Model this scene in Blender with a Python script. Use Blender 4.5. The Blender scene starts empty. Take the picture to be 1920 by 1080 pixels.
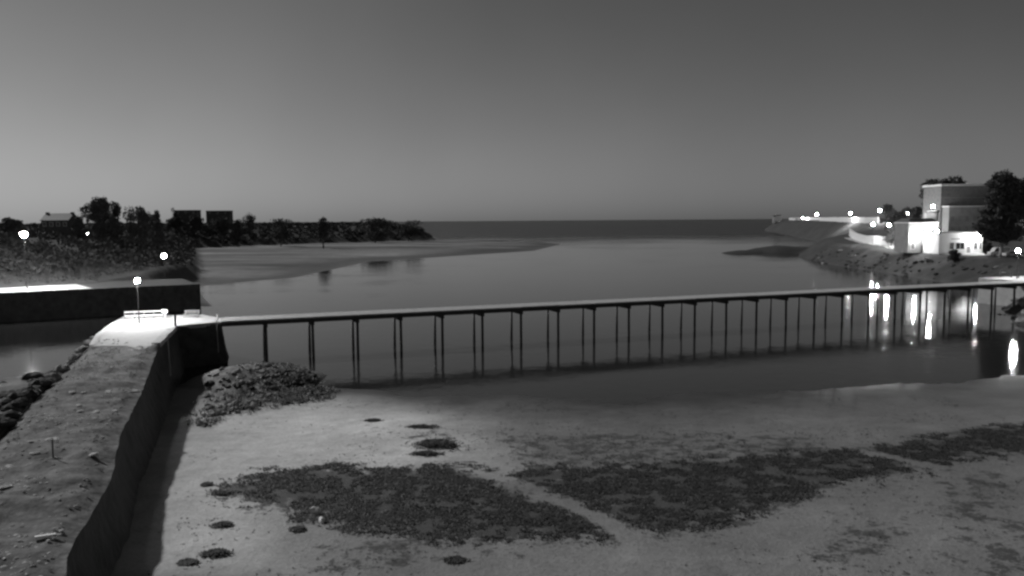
import bpy, math, random
import numpy as np
from mathutils import Vector

# ------------------------------------------------------------------ camera, sky, light, exposure
SC = bpy.context.scene
COL = SC.collection
RAD = math.radians
F = 1500.0          # focal length in pixels of the 1920 px wide photograph
CAMZ = 16.9
PITCH, ROLL = RAD(4.84), RAD(0.41)

cam = bpy.data.cameras.new("camera")
cam.sensor_width = 36.0
cam.lens = 36.0 * F / 1920.0
cam.clip_start, cam.clip_end = 0.5, 40000.0
camo = bpy.data.objects.new("camera", cam)
COL.objects.link(camo)
camo.location = (0, 0, CAMZ)
from mathutils import Matrix
camo.rotation_euler = (Matrix.Rotation(math.pi / 2 - PITCH, 3, 'X') @ Matrix.Rotation(-ROLL, 3, 'Z')).to_euler()
SC.camera = camo

MOON_AZ, MOON_EL = RAD(-58), RAD(37)       # azimuth from +Y towards +X
world = bpy.data.worlds.new("World")
SC.world = world
world.use_nodes = True
wn = world.node_tree
wn.nodes.clear()
wo = wn.nodes.new("ShaderNodeOutputWorld")
wb = wn.nodes.new("ShaderNodeBackground")
bw = wn.nodes.new("ShaderNodeRGBToBW")
sky = wn.nodes.new("ShaderNodeTexSky")
sky.sky_type = 'NISHITA'
sky.sun_disc = False
sky.sun_elevation = MOON_EL
sky.sun_rotation = MOON_AZ
sky.air_density = 1.25
sky.dust_density = 0.4
sky.ozone_density = 1.0
wn.links.new(sky.outputs[0], bw.inputs[0])
pw = wn.nodes.new("ShaderNodeMath"); pw.operation = 'POWER'; pw.inputs[1].default_value = 1.55   # the camera's contrast
wn.links.new(bw.outputs[0], pw.inputs[0])
tcw = wn.nodes.new("ShaderNodeTexCoord"); veil = wn.nodes.new("ShaderNodeTexNoise")      # faint thin high cloud all over the sky
veil.inputs["Scale"].default_value = 2.6; veil.inputs["Detail"].default_value = 5
wn.links.new(tcw.outputs["Generated"], veil.inputs["Vector"])
vm = wn.nodes.new("ShaderNodeMath"); vm.operation = 'MULTIPLY_ADD'; vm.inputs[1].default_value = .34; vm.inputs[2].default_value = .83
wn.links.new(veil.outputs[0], vm.inputs[0])
vx = wn.nodes.new("ShaderNodeMath"); vx.operation = 'MULTIPLY'
wn.links.new(vm.outputs[0], vx.inputs[0]); wn.links.new(pw.outputs[0], vx.inputs[1])
wn.links.new(vx.outputs[0], wb.inputs[0])
wn.links.new(wb.outputs[0], wo.inputs[0])
wb.inputs[1].default_value = 0.0098

moon = bpy.data.lights.new("moon", 'SUN')
moon.energy = 2.4
moon.angle = RAD(2)
moon.color = (1, 1, 1)
moono = bpy.data.objects.new("moon", moon)
COL.objects.link(moono)
md = Vector((math.sin(MOON_AZ) * math.cos(MOON_EL), math.cos(MOON_AZ) * math.cos(MOON_EL), math.sin(MOON_EL)))
moono.rotation_euler = (-md).to_track_quat('-Z', 'Y').to_euler()

SC.view_settings.view_transform = 'Standard'
SC.view_settings.look = 'None'
SC.view_settings.exposure = 0.0
SC.view_settings.gamma = 1.0
SC.view_settings.use_curve_mapping = False
SC.render.engine = 'CYCLES'
SC.cycles.pixel_filter_type = 'BLACKMAN_HARRIS'
SC.cycles.filter_width = 2.6        # the webcam's soft lens
SC.cycles.max_bounces = 4
SC.cycles.use_denoising = True

rnd = random.Random(7)
rng = np.random.default_rng(7)

# ------------------------------------------------------------------ helpers
def ray(px, py):
    u = (px - 960) / F
    v = -(py - 540) / F
    c, s = math.cos(ROLL), math.sin(ROLL)
    u, v = c * u + s * v, -s * u + c * v
    return (u, math.cos(PITCH) + v * math.sin(PITCH), -math.sin(PITCH) + v * math.cos(PITCH))

def at(px, py, z=0.0):                 # point where the sight line meets height z
    d = ray(px, py); t = (z - CAMZ) / d[2]
    return Vector((d[0] * t, d[1] * t, z))

def atY(px, py, Y):                    # point of the sight line at depth Y
    d = ray(px, py); t = Y / d[1]
    return Vector((d[0] * t, Y, CAMZ + d[2] * t))

def vnoise(x, y, seed=0):
    ix = np.floor(x).astype(np.int64); iy = np.floor(y).astype(np.int64)
    fx = x - ix; fy = y - iy
    fx = fx * fx * (3 - 2 * fx); fy = fy * fy * (3 - 2 * fy)
    def h(a, b):
        n = (a * 374761393 + b * 668265263 + seed * 1442695041) & 0x7fffffff
        n = ((n ^ (n >> 13)) * 1274126177) & 0x7fffffff
        n = n ^ (n >> 16)
        return (n & 0xffff) / 65535.0
    return (h(ix, iy) * (1 - fx) + h(ix + 1, iy) * fx) * (1 - fy) + (h(ix, iy + 1) * (1 - fx) + h(ix + 1, iy + 1) * fx) * fy

def fbm(x, y, seed=0, octv=4):
    s = 0; a = 0.5; t = 0
    for k in range(octv):
        s = s + a * vnoise(x * 2 ** k, y * 2 ** k, seed + k * 17); t += a; a *= 0.5
    return s / t

def sdist(x, y, poly):                 # signed distance, positive inside
    P = np.array([(p[0], p[1]) for p in poly], float)
    best = np.full(np.shape(x), 1e9)
    inside = np.zeros(np.shape(x), bool)
    n = len(P)
    for i in range(n):
        ax, ay = P[i]; bx, by = P[(i + 1) % n]
        ex, ey = bx - ax, by - ay
        t = np.clip(((x - ax) * ex + (y - ay) * ey) / (ex * ex + ey * ey + 1e-12), 0, 1)
        dd = (x - ax - t * ex) ** 2 + (y - ay - t * ey) ** 2
        best = np.minimum(best, dd)
        c = ((ay > y) != (by > y))
        xc = ax + (y - ay) / (ey if abs(ey) > 1e-12 else 1e-12) * ex
        inside ^= c & (x < xc)
    d = np.sqrt(best)
    return np.where(inside, d, -d)

def sstep(a, b, x):
    t = np.clip((x - a) / (b - a), 0, 1)
    return t * t * (3 - 2 * t)

def mesh_obj(name, V, Fc, m, parent=None, smooth=False, attr=None):
    me = bpy.data.meshes.new(name)
    V = np.asarray(V, np.float32)
    if isinstance(Fc, np.ndarray):
        k = Fc.shape[1]; n = Fc.shape[0]
        me.vertices.add(len(V)); me.vertices.foreach_set("co", V.ravel())
        me.loops.add(n * k); me.loops.foreach_set("vertex_index", Fc.astype(np.int32).ravel())
        me.polygons.add(n); me.polygons.foreach_set("loop_start", np.arange(0, n * k, k, dtype=np.int32))
        me.update(calc_edges=True)
    else:
        me.from_pydata([tuple(map(float, v)) for v in V], [], Fc)
        me.update()
    if smooth:
        me.polygons.foreach_set("use_smooth", [True] * len(me.polygons))
    if attr is not None:
        for an, vals in attr.items():
            a = me.attributes.new(an, 'FLOAT', 'POINT')
            a.data.foreach_set("value", np.asarray(vals, np.float32).ravel())
    if m is not None:
        me.materials.append(m)
    o = bpy.data.objects.new(name, me)
    COL.objects.link(o)
    if parent is not None:
        o.parent = parent
    return o

class MB:
    def __init__(s): s.v = []; s.f = []
    def add(s, V, Fc):
        b = len(s.v); s.v += [tuple(p) for p in V]; s.f += [tuple(i + b for i in q) for q in Fc]; return s
    def box(s, x0, x1, y0, y1, z0, z1):
        return s.add([(x0, y0, z0), (x1, y0, z0), (x1, y1, z0), (x0, y1, z0), (x0, y0, z1), (x1, y0, z1), (x1, y1, z1), (x0, y1, z1)],
                     [(3, 2, 1, 0), (4, 5, 6, 7), (0, 1, 5, 4), (1, 2, 6, 5), (2, 3, 7, 6), (3, 0, 4, 7)])
    def bbox(s, x0, x1, y0, y1, z0, z1, b=0.02):       # box with chamfered long top edges
        pts = lambda z, i: [(x0 + i, y0 + i, z), (x1 - i, y0 + i, z), (x1 - i, y1 - i, z), (x0 + i, y1 - i, z)]
        V = pts(z0, 0) + pts(z1 - b, 0) + pts(z1, b)
        Fc = [(3, 2, 1, 0), (8, 9, 10, 11)]
        for k in (0, 4):
            for i in range(4):
                j = (i + 1) % 4
                Fc.append((k + i, k + j, k + 4 + j, k + 4 + i))
        return s.add(V, Fc)
    def tube(s, pts, r, n=8):
        pts = [Vector(p) for p in pts]
        if not isinstance(r, (list, tuple)): r = [r] * len(pts)
        V = []; Fc = []
        for k, p in enumerate(pts):
            d = (pts[min(k + 1, len(pts) - 1)] - pts[max(k - 1, 0)]).normalized()
            a = Vector((1, 0, 0)) if abs(d.x) < 0.9 else Vector((0, 1, 0))
            u = d.cross(a).normalized(); w = d.cross(u)
            for i in range(n):
                t = 2 * math.pi * i / n
                V.append(p + (u * math.cos(t) + w * math.sin(t)) * r[k])
        for k in range(len(pts) - 1):
            for i in range(n):
                j = (i + 1) % n
                Fc.append((k * n + i, k * n + j, (k + 1) * n + j, (k + 1) * n + i))
        Fc.append(tuple(reversed(range(n)))); Fc.append(tuple((len(pts) - 1) * n + i for i in range(n)))
        return s.add(V, Fc)
    def prism(s, poly, y0, y1):                        # (x,z) outline pushed along y
        n = len(poly)
        V = [(p[0], y0, p[1]) for p in poly] + [(p[0], y1, p[1]) for p in poly]
        Fc = [tuple(range(n)), tuple(reversed(range(n, 2 * n)))]
        for i in range(n):
            j = (i + 1) % n
            Fc.append((i, n + i, n + j, j))
        return s.add(V, Fc)
    def ball(s, c, rx, ry, rz, n=10, m=6):
        V = []; Fc = []
        for k in range(m + 1):
            a = math.pi * k / m
            for i in range(n):
                t = 2 * math.pi * i / n
                V.append((c[0] + rx * math.sin(a) * math.cos(t), c[1] + ry * math.sin(a) * math.sin(t), c[2] + rz * math.cos(a)))
        for k in range(m):
            for i in range(n):
                j = (i + 1) % n
                Fc.append((k * n + i, (k + 1) * n + i, (k + 1) * n + j, k * n + j))
        return s.add(V, Fc)
    def build(s, name, m, parent=None, smooth=False):
        return mesh_obj(name, s.v, s.f, m, parent, smooth)

def tag(o, label=None, cat=None, group=None, kind=None):
    if label: o["label"] = label
    if cat: o["category"] = cat
    if group: o["group"] = group
    if kind: o["kind"] = kind
    return o

def empty(name, loc, rz=0, label=None, cat=None, group=None):
    o = bpy.data.objects.new(name, None)
    COL.objects.link(o)
    o.location = loc; o.rotation_euler = (0, 0, rz)
    o.empty_display_size = 0.3
    return tag(o, label, cat, group)

# ------------------------------------------------------------------ materials (a monochrome camera: greys)
def G(nt, t, **kw):
    n = nt.nodes.new(t)
    for k, v in kw.items():
        setattr(n, k, v)
    return n

def mat(name, base, var=0.25, scale=1.0, rough=0.85, bump=0.0, bscale=None, spec=0.3, detail=6.0, stretch=(1, 1, 1)):
    m = bpy.data.materials.new(name); m.use_nodes = True
    nt = m.node_tree; p = nt.nodes["Principled BSDF"]
    tc = G(nt, "ShaderNodeTexCoord"); mp = G(nt, "ShaderNodeMapping")
    mp.inputs["Scale"].default_value = stretch
    nt.links.new(tc.outputs["Object"], mp.inputs[0])
    nz = G(nt, "ShaderNodeTexNoise"); nz.inputs["Scale"].default_value = scale; nz.inputs["Detail"].default_value = detail
    nz.inputs["Roughness"].default_value = 0.62
    nt.links.new(mp.outputs[0], nz.inputs["Vector"])
    mr = G(nt, "ShaderNodeMapRange")
    mr.inputs[1].default_value = 0.25; mr.inputs[2].default_value = 0.75
    mr.inputs[3].default_value = base * (1 - var); mr.inputs[4].default_value = base * (1 + var)
    nt.links.new(nz.outputs[0], mr.inputs[0])
    nt.links.new(mr.outputs[0], p.inputs["Base Color"])
    p.inputs["Roughness"].default_value = rough
    p.inputs["Specular IOR Level"].default_value = spec
    if bump:
        n2 = G(nt, "ShaderNodeTexNoise"); n2.inputs["Scale"].default_value = bscale or scale * 4; n2.inputs["Detail"].default_value = 5
        nt.links.new(mp.outputs[0], n2.inputs["Vector"])
        bp = G(nt, "ShaderNodeBump"); bp.inputs["Strength"].default_value = 1.0; bp.inputs["Distance"].default_value = bump
        nt.links.new(n2.outputs[0], bp.inputs["Height"]); nt.links.new(bp.outputs[0], p.inputs["Normal"])
    return m

def emit(name, strength):
    m = bpy.data.materials.new(name); m.use_nodes = True
    p = m.node_tree.nodes["Principled BSDF"]
    p.inputs["Base Color"].default_value = (.8, .8, .8, 1)
    p.inputs["Emission Color"].default_value = (1, 1, 1, 1)
    p.inputs["Emission Strength"].default_value = strength
    return m

M = dict(
    concrete=mat("concrete", .36, .2, .8, .85, .01, 6),
    paving=mat("pale_paving", .42, .15, 1.2, .85, .01, 8),
    weedy_wall=mat("weedy_masonry", .05, .45, .9, .8, .12, 2.2),
    rough_ground=mat("rough_stony_ground", .125, .85, 1.3, .9, .07, 4),
    rock=mat("rock", .22, .5, 1.2, .85, .06, 4),
    pale_rock=mat("pale_rock", .5, .25, 2.0, .8, .03, 6),
    dark_rock=mat("weedy_rock", .05, .5, .6, .8, .08, 3),
    weed=mat("seaweed", .042, .6, 1.6, .6, .0, spec=.35),
    leaf=mat("foliage", .1, .45, .7, .7, spec=.25),
    leaf_dark=mat("dark_foliage", .08, .45, .5, .75, spec=.2),
    bark=mat("bark", .14, .35, 3, .9, .03, 8, stretch=(1, 1, .3)),
    pale_bark=mat("pale_bark", .3, .3, 3, .9, .03, 8, stretch=(1, 1, .3)),
    steel=mat("galvanised_steel", .3, .15, 4, .5, spec=.5),
    dark_steel=mat("dark_painted_steel", .05, .3, 4, .5, spec=.5),
    white=mat("white_paint", .78, .06, 3, .55),
    timber=mat("weathered_timber", .24, .3, 2, .85, .01, 10, stretch=(6, 1, 1)),
    pile=mat("wet_weedy_pile", .08, .4, 2.5, .6, .03, 6),
    girder=mat("dark_bridge_girder", .065, .35, 1.0, .8, .01, 6),
    render=mat("pale_render", .62, .1, .6, .85, .01, 6),
    stone=mat("grey_stone_wall", .16, .3, 1.1, .9, .03, 3),
    greywall=mat("grey_render", .22, .2, .5, .9, .01, 4),
    dark_wall=mat("dark_stone_wall", .09, .3, 1.1, .9, .03, 3), shutter=mat("closed_shutter", .17, .15, 2, .8),
    slate=mat("slate_roof", .075, .3, 2.5, .6, .02, 10),
    pane=mat("dark_window_pane", .02, .2, 1, .12, spec=.6),
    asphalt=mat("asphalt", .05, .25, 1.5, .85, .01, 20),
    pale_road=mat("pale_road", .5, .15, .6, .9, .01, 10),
    car_pale=mat("pale_car_paint", .55, .05, 1, .3, spec=.5),
    car_grey=mat("grey_car_paint", .2, .08, 1, .3, spec=.5),
    tyre=mat("tyre_rubber", .025, .2, 4, .85),
    window_lit=emit("lit_window", 3.0),
)

def ground_material():
    m = bpy.data.materials.new("shore_ground"); m.use_nodes = True
    nt = m.node_tree; p = nt.nodes["Principled BSDF"]; L = nt.links.new
    geo = G(nt, "ShaderNodeNewGeometry")
    def att(n):
        a = G(nt, "ShaderNodeAttribute"); a.attribute_name = n; return a.outputs["Fac"]
    def noise(scale, detail=6, rough=.6):
        n = G(nt, "ShaderNodeTexNoise"); n.inputs["Scale"].default_value = scale
        n.inputs["Detail"].default_value = detail; n.inputs["Roughness"].default_value = rough
        L(geo.outputs["Position"], n.inputs["Vector"]); return n.outputs[0]
    def mth(op, a, b=None, c=None, clamp=False):
        n = G(nt, "ShaderNodeMath", operation=op, use_clamp=clamp)
        for i, q in enumerate((a, b, c)):
            if q is None: continue
            if isinstance(q, (int, float)): n.inputs[i].default_value = q
            else: L(q, n.inputs[i])
        return n.outputs[0]
    big, mid, fine = noise(.16, 4), noise(.9, 6), noise(5.0, 5, .7)
    # sand: pale to dark albedo from the attribute, plus mottling
    alb = att("albedo")
    mott = mth('ADD', mth('ADD', mth('MULTIPLY', mth('SUBTRACT', mid, .5), .7), mth('MULTIPLY', mth('SUBTRACT', big, .5), .9)), mth('MULTIPLY', mth('SUBTRACT', fine, .5), .9))
    sand = mth('MULTIPLY', alb, mth('ADD', 1.0, mott))
    # seaweed cover, its edge broken by noise
    edge = mth('ADD', mth('MULTIPLY', mth('SUBTRACT', mid, .5), 6.0), mth('MULTIPLY', mth('SUBTRACT', fine, .5), 4.0))
    w = mth('MULTIPLY_ADD', mth('ADD', att("weed"), edge), 1.3, .45, clamp=True)
    w = mth('MULTIPLY', w, .9)
    weedc = mth('MULTIPLY_ADD', fine, .09, .0)
    mx = G(nt, "ShaderNodeMix"); mx.data_type = 'FLOAT'
    L(w, mx.inputs[0]); L(sand, mx.inputs[2]); L(weedc, mx.inputs[3])
    L(mx.outputs[0], p.inputs["Base Color"])
    wet = att("wet")
    r = mth('MULTIPLY_ADD', wet, -.58, .9)
    r = mth('ADD', r, mth('MULTIPLY', mth('SUBTRACT', mid, .5), .12), clamp=True)
    L(r, p.inputs["Roughness"])
    p.inputs["Specular IOR Level"].default_value = .4
    bp = G(nt, "ShaderNodeBump"); bp.inputs["Distance"].default_value = .15
    hgt = mth('ADD', mth('MULTIPLY', fine, .5), mth('MULTIPLY', mid, .8))
    L(mth('MULTIPLY_ADD', wet, -.75, .9), bp.inputs["Strength"])
    L(hgt, bp.inputs["Height"]); L(bp.outputs[0], p.inputs["Normal"])
    return m

def water_material():
    """calm inside the estuary, choppier and choppier towards the open sea"""
    m = bpy.data.materials.new("tidal_water"); m.use_nodes = True
    nt = m.node_tree; p = nt.nodes["Principled BSDF"]; L = nt.links.new
    geo = G(nt, "ShaderNodeNewGeometry")
    def noise(sc):
        a = G(nt, "ShaderNodeTexNoise"); a.inputs["Scale"].default_value = sc; a.inputs["Detail"].default_value = 3
        L(geo.outputs["Position"], a.inputs["Vector"]); return a.outputs[0]
    def madd(a, k, c):
        n = G(nt, "ShaderNodeMath", operation='MULTIPLY_ADD'); n.inputs[1].default_value = k
        L(a, n.inputs[0])
        if isinstance(c, float): n.inputs[2].default_value = c
        else: L(c, n.inputs[2])
        return n.outputs[0]
    sp = G(nt, "ShaderNodeSeparateXYZ"); L(geo.outputs["Position"], sp.inputs[0])
    yy = madd(noise(.012), 420.0, sp.outputs[1])
    k = G(nt, "ShaderNodeMapRange"); k.interpolation_type = 'SMOOTHSTEP'
    k.inputs[1].default_value = 690; k.inputs[2].default_value = 1100; k.inputs[3].default_value = 0; k.inputs[4].default_value = 1
    L(yy, k.inputs[0])
    patch = noise(.045)                       # cat's-paws of wind on the calm water
    calm = madd(noise(.5), 2.0, noise(2.2)); chop = madd(noise(.12), 2.0, noise(.5))
    pr = G(nt, "ShaderNodeMapRange"); pr.inputs[1].default_value = .42; pr.inputs[2].default_value = .68; pr.inputs[3].default_value = .004; pr.inputs[4].default_value = .016
    L(patch, pr.inputs[0])
    b1 = G(nt, "ShaderNodeBump"); L(pr.outputs[0], b1.inputs["Distance"]); L(calm, b1.inputs["Height"])
    b2 = G(nt, "ShaderNodeBump"); L(chop, b2.inputs["Height"]); L(madd(k.outputs[0], 2.3, 0.0), b2.inputs["Distance"]); L(b1.outputs[0], b2.inputs["Normal"])
    L(b2.outputs[0], p.inputs["Normal"])
    L(madd(k.outputs[0], .25, .05), p.inputs["Roughness"])
    p.inputs["Base Color"].default_value = (.025, .025, .025, 1)
    p.inputs["IOR"].default_value = 1.333
    return m

# ------------------------------------------------------------------ ground
PIER_TOP = 5.0
PIER_R = [(-13.2, 20), (-15.2, 26.2), (-16.4, 28.4), (-19.1, 37.1), (-22.5, 44.9), (-26.3, 55.7), (-33.0, 73.2), (-35.2, 79.1), (-39.0, 92.4)]
BR0 = Vector((-35.0, 95.6, 0)); BD = Vector((.935, .355, 0)).normalized(); BN = Vector((-BD.y, BD.x, 0))
c1 = BR0; c2 = BR0 + BN * 4.6
PIER_L = [(-40.5, 104.0), (-50.0, 102.5), (-48.6, 96.8), (-45.2, 86.1), (-41.9, 78.4), (-36.5, 63.0), (-32.2, 51.8), (-28.6, 42.8), (-24.5, 30), (-22.0, 20)]
PIER = PIER_R + [(c1.x, c1.y), (c2.x, c2.y)] + PIER_L
QUAY = [(-175, 84), (-88.1, 137.1), (-60.3, 154.2), (-71, 172), (-96, 161), (-185, 106)]
SANDFLAT = [(-60, 160), (-84, 212), (-66, 243), (-60, 335), (12, 440), (35, 560), (8, 690), (-62, 700), (-420, 830), (-420, 250), (-110, 170)]
HILL = [(-420, 40), (-178, 92), (-98, 142), (-80, 160), (-84, 190), (-92, 232), (-118, 300), (-155, 395), (-195, 495), (-165, 560), (-128, 610), (-66, 668), (-72, 745), (-220, 900), (-620, 900), (-620, 40)]
RLAND = [(86, 40), (80, 96), (79, 112), (80, 126), (88, 141), (97, 156), (103, 172), (112, 192), (115, 241), (117, 303), (127, 352), (145, 400), (183, 445), (199, 480), (205, 515),
         (216, 560), (228, 610), (268, 768), (312, 945), (338, 1060), (362, 1140), (420, 1320), (950, 1320), (950, 40)]
SHX = [-70, -20, -8.5, 2, 12, 28.5, 41, 54, 75]
SHY = [84, 82.6, 78.2, 75.4, 75.0, 77.5, 80.5, 83.5, 90]

def pier_left_x(y):
    ys = [20, 30, 42.8, 51.8, 63, 78.4, 86.1, 96.8, 102.5]
    xs = [-22.0, -24.5, -28.6, -32.2, -36.5, -41.9, -45.2, -48.6, -50]
    return np.interp(y, ys, xs)

def height(x, y):
    x = np.asarray(x, float); y = np.asarray(y, float)
    n1 = fbm(x / 9, y / 9, 3); n2 = fbm(x / 2.2, y / 2.2, 11)
    beach = (np.interp(x, SHX, SHY) - y) * .042 + (n1 - .5) * .36 + (n2 - .5) * .1
    h = np.clip(beach, -1.6, 2.6)
    h = np.where((y > 110), -1.6, h)
    # foot of the pier: rubble bank at the bridge abutment
    d = np.hypot((x + 27.5) / 7.5, (y - 84.5) / 7.0)
    h = np.maximum(h, 1.5 * (1 - d ** 2) + (n2 - .5) * .7)
    # rocky ground on the basin side of the pier
    e = pier_left_x(y) - x
    left = np.minimum((81 - y) * .26 + 1.2 * (n1 - .5) * 2, np.where(e < 4, 4.75, 4.2)) + (n2 - .5) * 1.0 * sstep(0, 1.5, e)
    rip = 4.5 - e * .95 + (n2 - .5) * 1.1
    rip = np.where(y > 104, -1.6, rip)
    h = np.where(e > 0, np.maximum(np.maximum(left, rip), -1.6), h)
    h = np.where((e <= 0) & (sdist(x, y, PIER) > -0.3), np.minimum(np.maximum(h, 1.0), 3.0), h)
    # far sandflat
    s = sdist(x, y, SANDFLAT)
    sf = np.minimum(s * .02, .9) + (fbm(x / 45, y / 90, 5) - .5) * 1.1 * sstep(-2, 20, s)
    h = np.where(s > -30, np.maximum(h, np.clip(sf, -1.6, 2)), h)
    # hill behind the far quay
    s = sdist(x, y, HILL)
    near = np.interp(s, [-2, 0, 3, 18, 45, 85, 200], [-1.6, 1.5, 5.0, 7.2, 12.5, 15.6, 16.5])
    far = np.interp(s, [-4, 0, 6, 25, 45, 200], [-1.6, 1.0, 4.5, 11.5, 14.0, 14.5])
    k = sstep(240, 480, y)
    hh = near * (1 - k) + far * k + (fbm(x / 30, y / 30, 21) - .5) * 3.2 * sstep(5, 40, s)
    h = np.where(s > -4, np.maximum(h, hh), h)
    # right bank, road shelf and headland
    s = sdist(x, y, RLAND)
    A = np.interp(s, [-4, 0, 10, 12, 34, 62, 110], [-1.6, .2, 5.7, 6.0, 6.3, 13.0, 16.0])
    B = np.interp(s, [-4, 0, 17, 20, 60, 200], [-1.6, .2, 13.4, 14.0, 14.6, 15.5])
    N = np.interp(s, [-4, 0, 4, 9, 40, 120], [-1.6, .1, 2.4, 4.6, 5.6, 6.0])
    k = sstep(345, 470, y); kn = sstep(150, 195, y)
    hh = (A * (1 - k) + B * k) * kn + N * (1 - kn) + (n1 - .5) * 2.4 * sstep(-3, 4, s) * (1 - .75 * sstep(8, 13, s)) + (n2 - .5) * 1.2 * (1 - .8 * sstep(8, 13, s))
    h = np.where(s > -4, np.maximum(h, hh), h)
    # weedy reefs in the channel
    for cx, cy, rx, ry, hz in ((140, 402, 24, 17, 3.0), (146, 331, 8, 7, 4.4), (113, 392, 10, 8, 1.3)):
        d = ((x - cx) / rx) ** 2 + ((y - cy) / ry) ** 2
        h = np.maximum(h, hz * (1 - d ** 1.5) + (n1 - .5) * 1.2 * (d < 1.5))
    return h

def hgt(x, y):
    return float(height(np.array([float(x)]), np.array([float(y)]))[0])

def gat(px, py):                       # point where the sight line meets the ground
    z = 1.0
    for _ in range(12):
        p = at(px, py, z); z = .5 * z + .5 * hgt(p.x, p.y)
    return Vector((p.x, p.y, hgt(p.x, p.y)))

def axis(segs):
    out = []
    for a, b, st in segs:
        out.append(np.arange(a, b, st))
    return np.concatenate(out + [np.array([segs[-1][1]])])

xs = axis([(-620, -220, 8), (-220, -110, 2.2), (-110, -56, .9), (-56, 62, .4), (62, 160, .9), (160, 320, 2.5), (320, 900, 10)])
ys = axis([(16, 26, 1), (26, 112, .4), (112, 200, .9), (200, 420, 2.0), (420, 720, 3.5), (720, 1320, 10)])
GX, GY = np.meshgrid(xs, ys)
gx, gy = GX.ravel(), GY.ravel()
gz = height(gx, gy)

W1 = [(425, 925), (500, 890), (600, 873), (740, 880), (860, 866), (925, 890), (985, 922), (1045, 960), (1105, 988), (1115, 1008), (1000, 1018), (900, 1026), (800, 1020), (720, 1000), (640, 985), (560, 960), (490, 945)]
W2 = [(940, 890), (1010, 868), (1110, 872), (1250, 862), (1400, 852), (1560, 838), (1660, 842), (1760, 856), (1690, 876), (1560, 898), (1480, 930), (1400, 960), (1345, 985), (1225, 1000), (1180, 985), (1150, 958), (1060, 922)]
W3 = [(1660, 838), (1800, 805), (1925, 785), (2050, 770), (2050, 825), (1920, 838), (1820, 856), (1740, 866)]
W4 = [(392, 760), (385, 720), (400, 700), (450, 690), (500, 688), (560, 696), (612, 722), (600, 742), (500, 760), (425, 780), (368, 800)]
SOFT = [[(1770, 900), (1850, 880), (1900, 920), (1840, 980), (1780, 960)], [(1830, 1010), (1920, 980), (2000, 1000), (2000, 1100), (1820, 1100)],
        [(1560, 1010), (1640, 990), (1660, 1040), (1580, 1060)], [(600, 1030), (760, 1020), (780, 1060), (620, 1075)], [(930, 800), (1250, 790), (1500, 800), (1560, 835), (1250, 858), (1000, 862)],
        [(760, 795), (820, 790), (830, 806), (770, 806)]]
def world_poly(poly, z): return [at(p[0], p[1], z) for p in poly]
RUN = [at(*q, 1.4) for q in ((880, 872), (915, 884), (960, 900), (1040, 940), (1100, 962), (1150, 990), (1185, 1030))]
RUN2 = [at(*q, 1.2) for q in ((1630, 846), (1680, 858), (1735, 872))]
def run_dist(x, y):
    best = np.full(np.shape(x), 1e9)
    for a, b in list(zip(RUN[:-1], RUN[1:])) + list(zip(RUN2[:-1], RUN2[1:])):
        ex, ey = b.x - a.x, b.y - a.y
        t = np.clip(((x - a.x) * ex + (y - a.y) * ey) / (ex * ex + ey * ey), 0, 1)
        best = np.minimum(best, np.hypot(x - a.x - t * ex, y - a.y - t * ey))
    return best + (fbm(x / .9, y / .9, 95) - .5) * 1.3 + (fbm(x / 5, y / 5, 96) - .5) * .8
WP1, WP2, WP3, WP4 = world_poly(W1, 1.4), world_poly(W2, 1.4), world_poly(W3, 1.2), world_poly(W4, .8)

near = (gy < 112)
weed = np.full(gx.shape, -9.0)
nx, ny = gx[near], gy[near]
wn_ = np.full(nx.shape, -9.0)
for P_ in (WP1, WP2, WP3):
    wn_ = np.maximum(wn_, np.minimum(sdist(nx, ny, P_) * .6 + .25, 1.25))
for P_ in SOFT:
    wn_ = np.maximum(wn_, np.minimum(sdist(nx, ny, world_poly(P_, 1.5)) * .5, .25) - .2)
wn_ = np.maximum(wn_, np.minimum(sdist(nx, ny, WP4) * .6, .5) - .5)
wn_ = np.where(True, np.minimum(wn_, (run_dist(nx, ny) - .75) * 2.2), wn_)
weed[near] = wn_
# albedo: paler sand by the pier, darker sand to the right, grass/scrub on the hills, rock on banks
pale_bar = sdist(gx, gy, world_poly([(300, 1090), (330, 830), (380, 780), (500, 750), (640, 730), (780, 760), (860, 800), (880, 860), (700, 900), (560, 930), (480, 1000), (520, 1090)], 1.2))
alb = .165 + .385 * sstep(-7, 5, pale_bar + (fbm(gx / 5, gy / 5, 31) - .5) * 5) + .06 * (fbm(gx / 7, gy / 7, 32) - .5)
lower = np.clip((46 - gy) / 8, 0, 1) * sstep(-16, 0, gx)
alb = alb + .05 * lower
wet = np.clip(1 - gz / .8, 0, 1) * .9
alb = alb * (1 - .78 * np.clip(1 - gz / .6, 0, 1))
wet = np.where(gy > 112, np.clip(1 - gz / .4, 0, 1), wet)
sfl = sdist(gx, gy, SANDFLAT)
farm = gy > 130
alb = np.where(farm, np.clip(.075 + .07 * sstep(.2, .8, gz) + .4 * (fbm(gx / 60, gy / 22, 44) - .5) * sstep(.05, .4, gz), .05, .4), alb)
sh = sdist(gx, gy, HILL)
alb = np.where(sh > -1, .05 + .035 * (fbm(gx / 12, gy / 12, 51) - .5), alb)
sr = sdist(gx, gy, RLAND)
alb = np.where(sr > -3, .04 + .04 * (fbm(gx / 6, gy / 6, 61) - .5), alb)
wet = np.where((sr > -3) | (sh > -1), np.clip(.3 - gz * .3, 0, .3), wet)
for cx, cy, rx, ry in ((140, 402, 27, 20), (146, 331, 10, 9), (113, 392, 12, 10)):
    d = ((gx - cx) / rx) ** 2 + ((gy - cy) / ry) ** 2
    alb = np.where(d < 1.1, .03, alb); wet = np.where(d < 1.1, .2, wet)
leftm = (gx < pier_left_x(gy) + .5) & (gy < 112)
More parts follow.
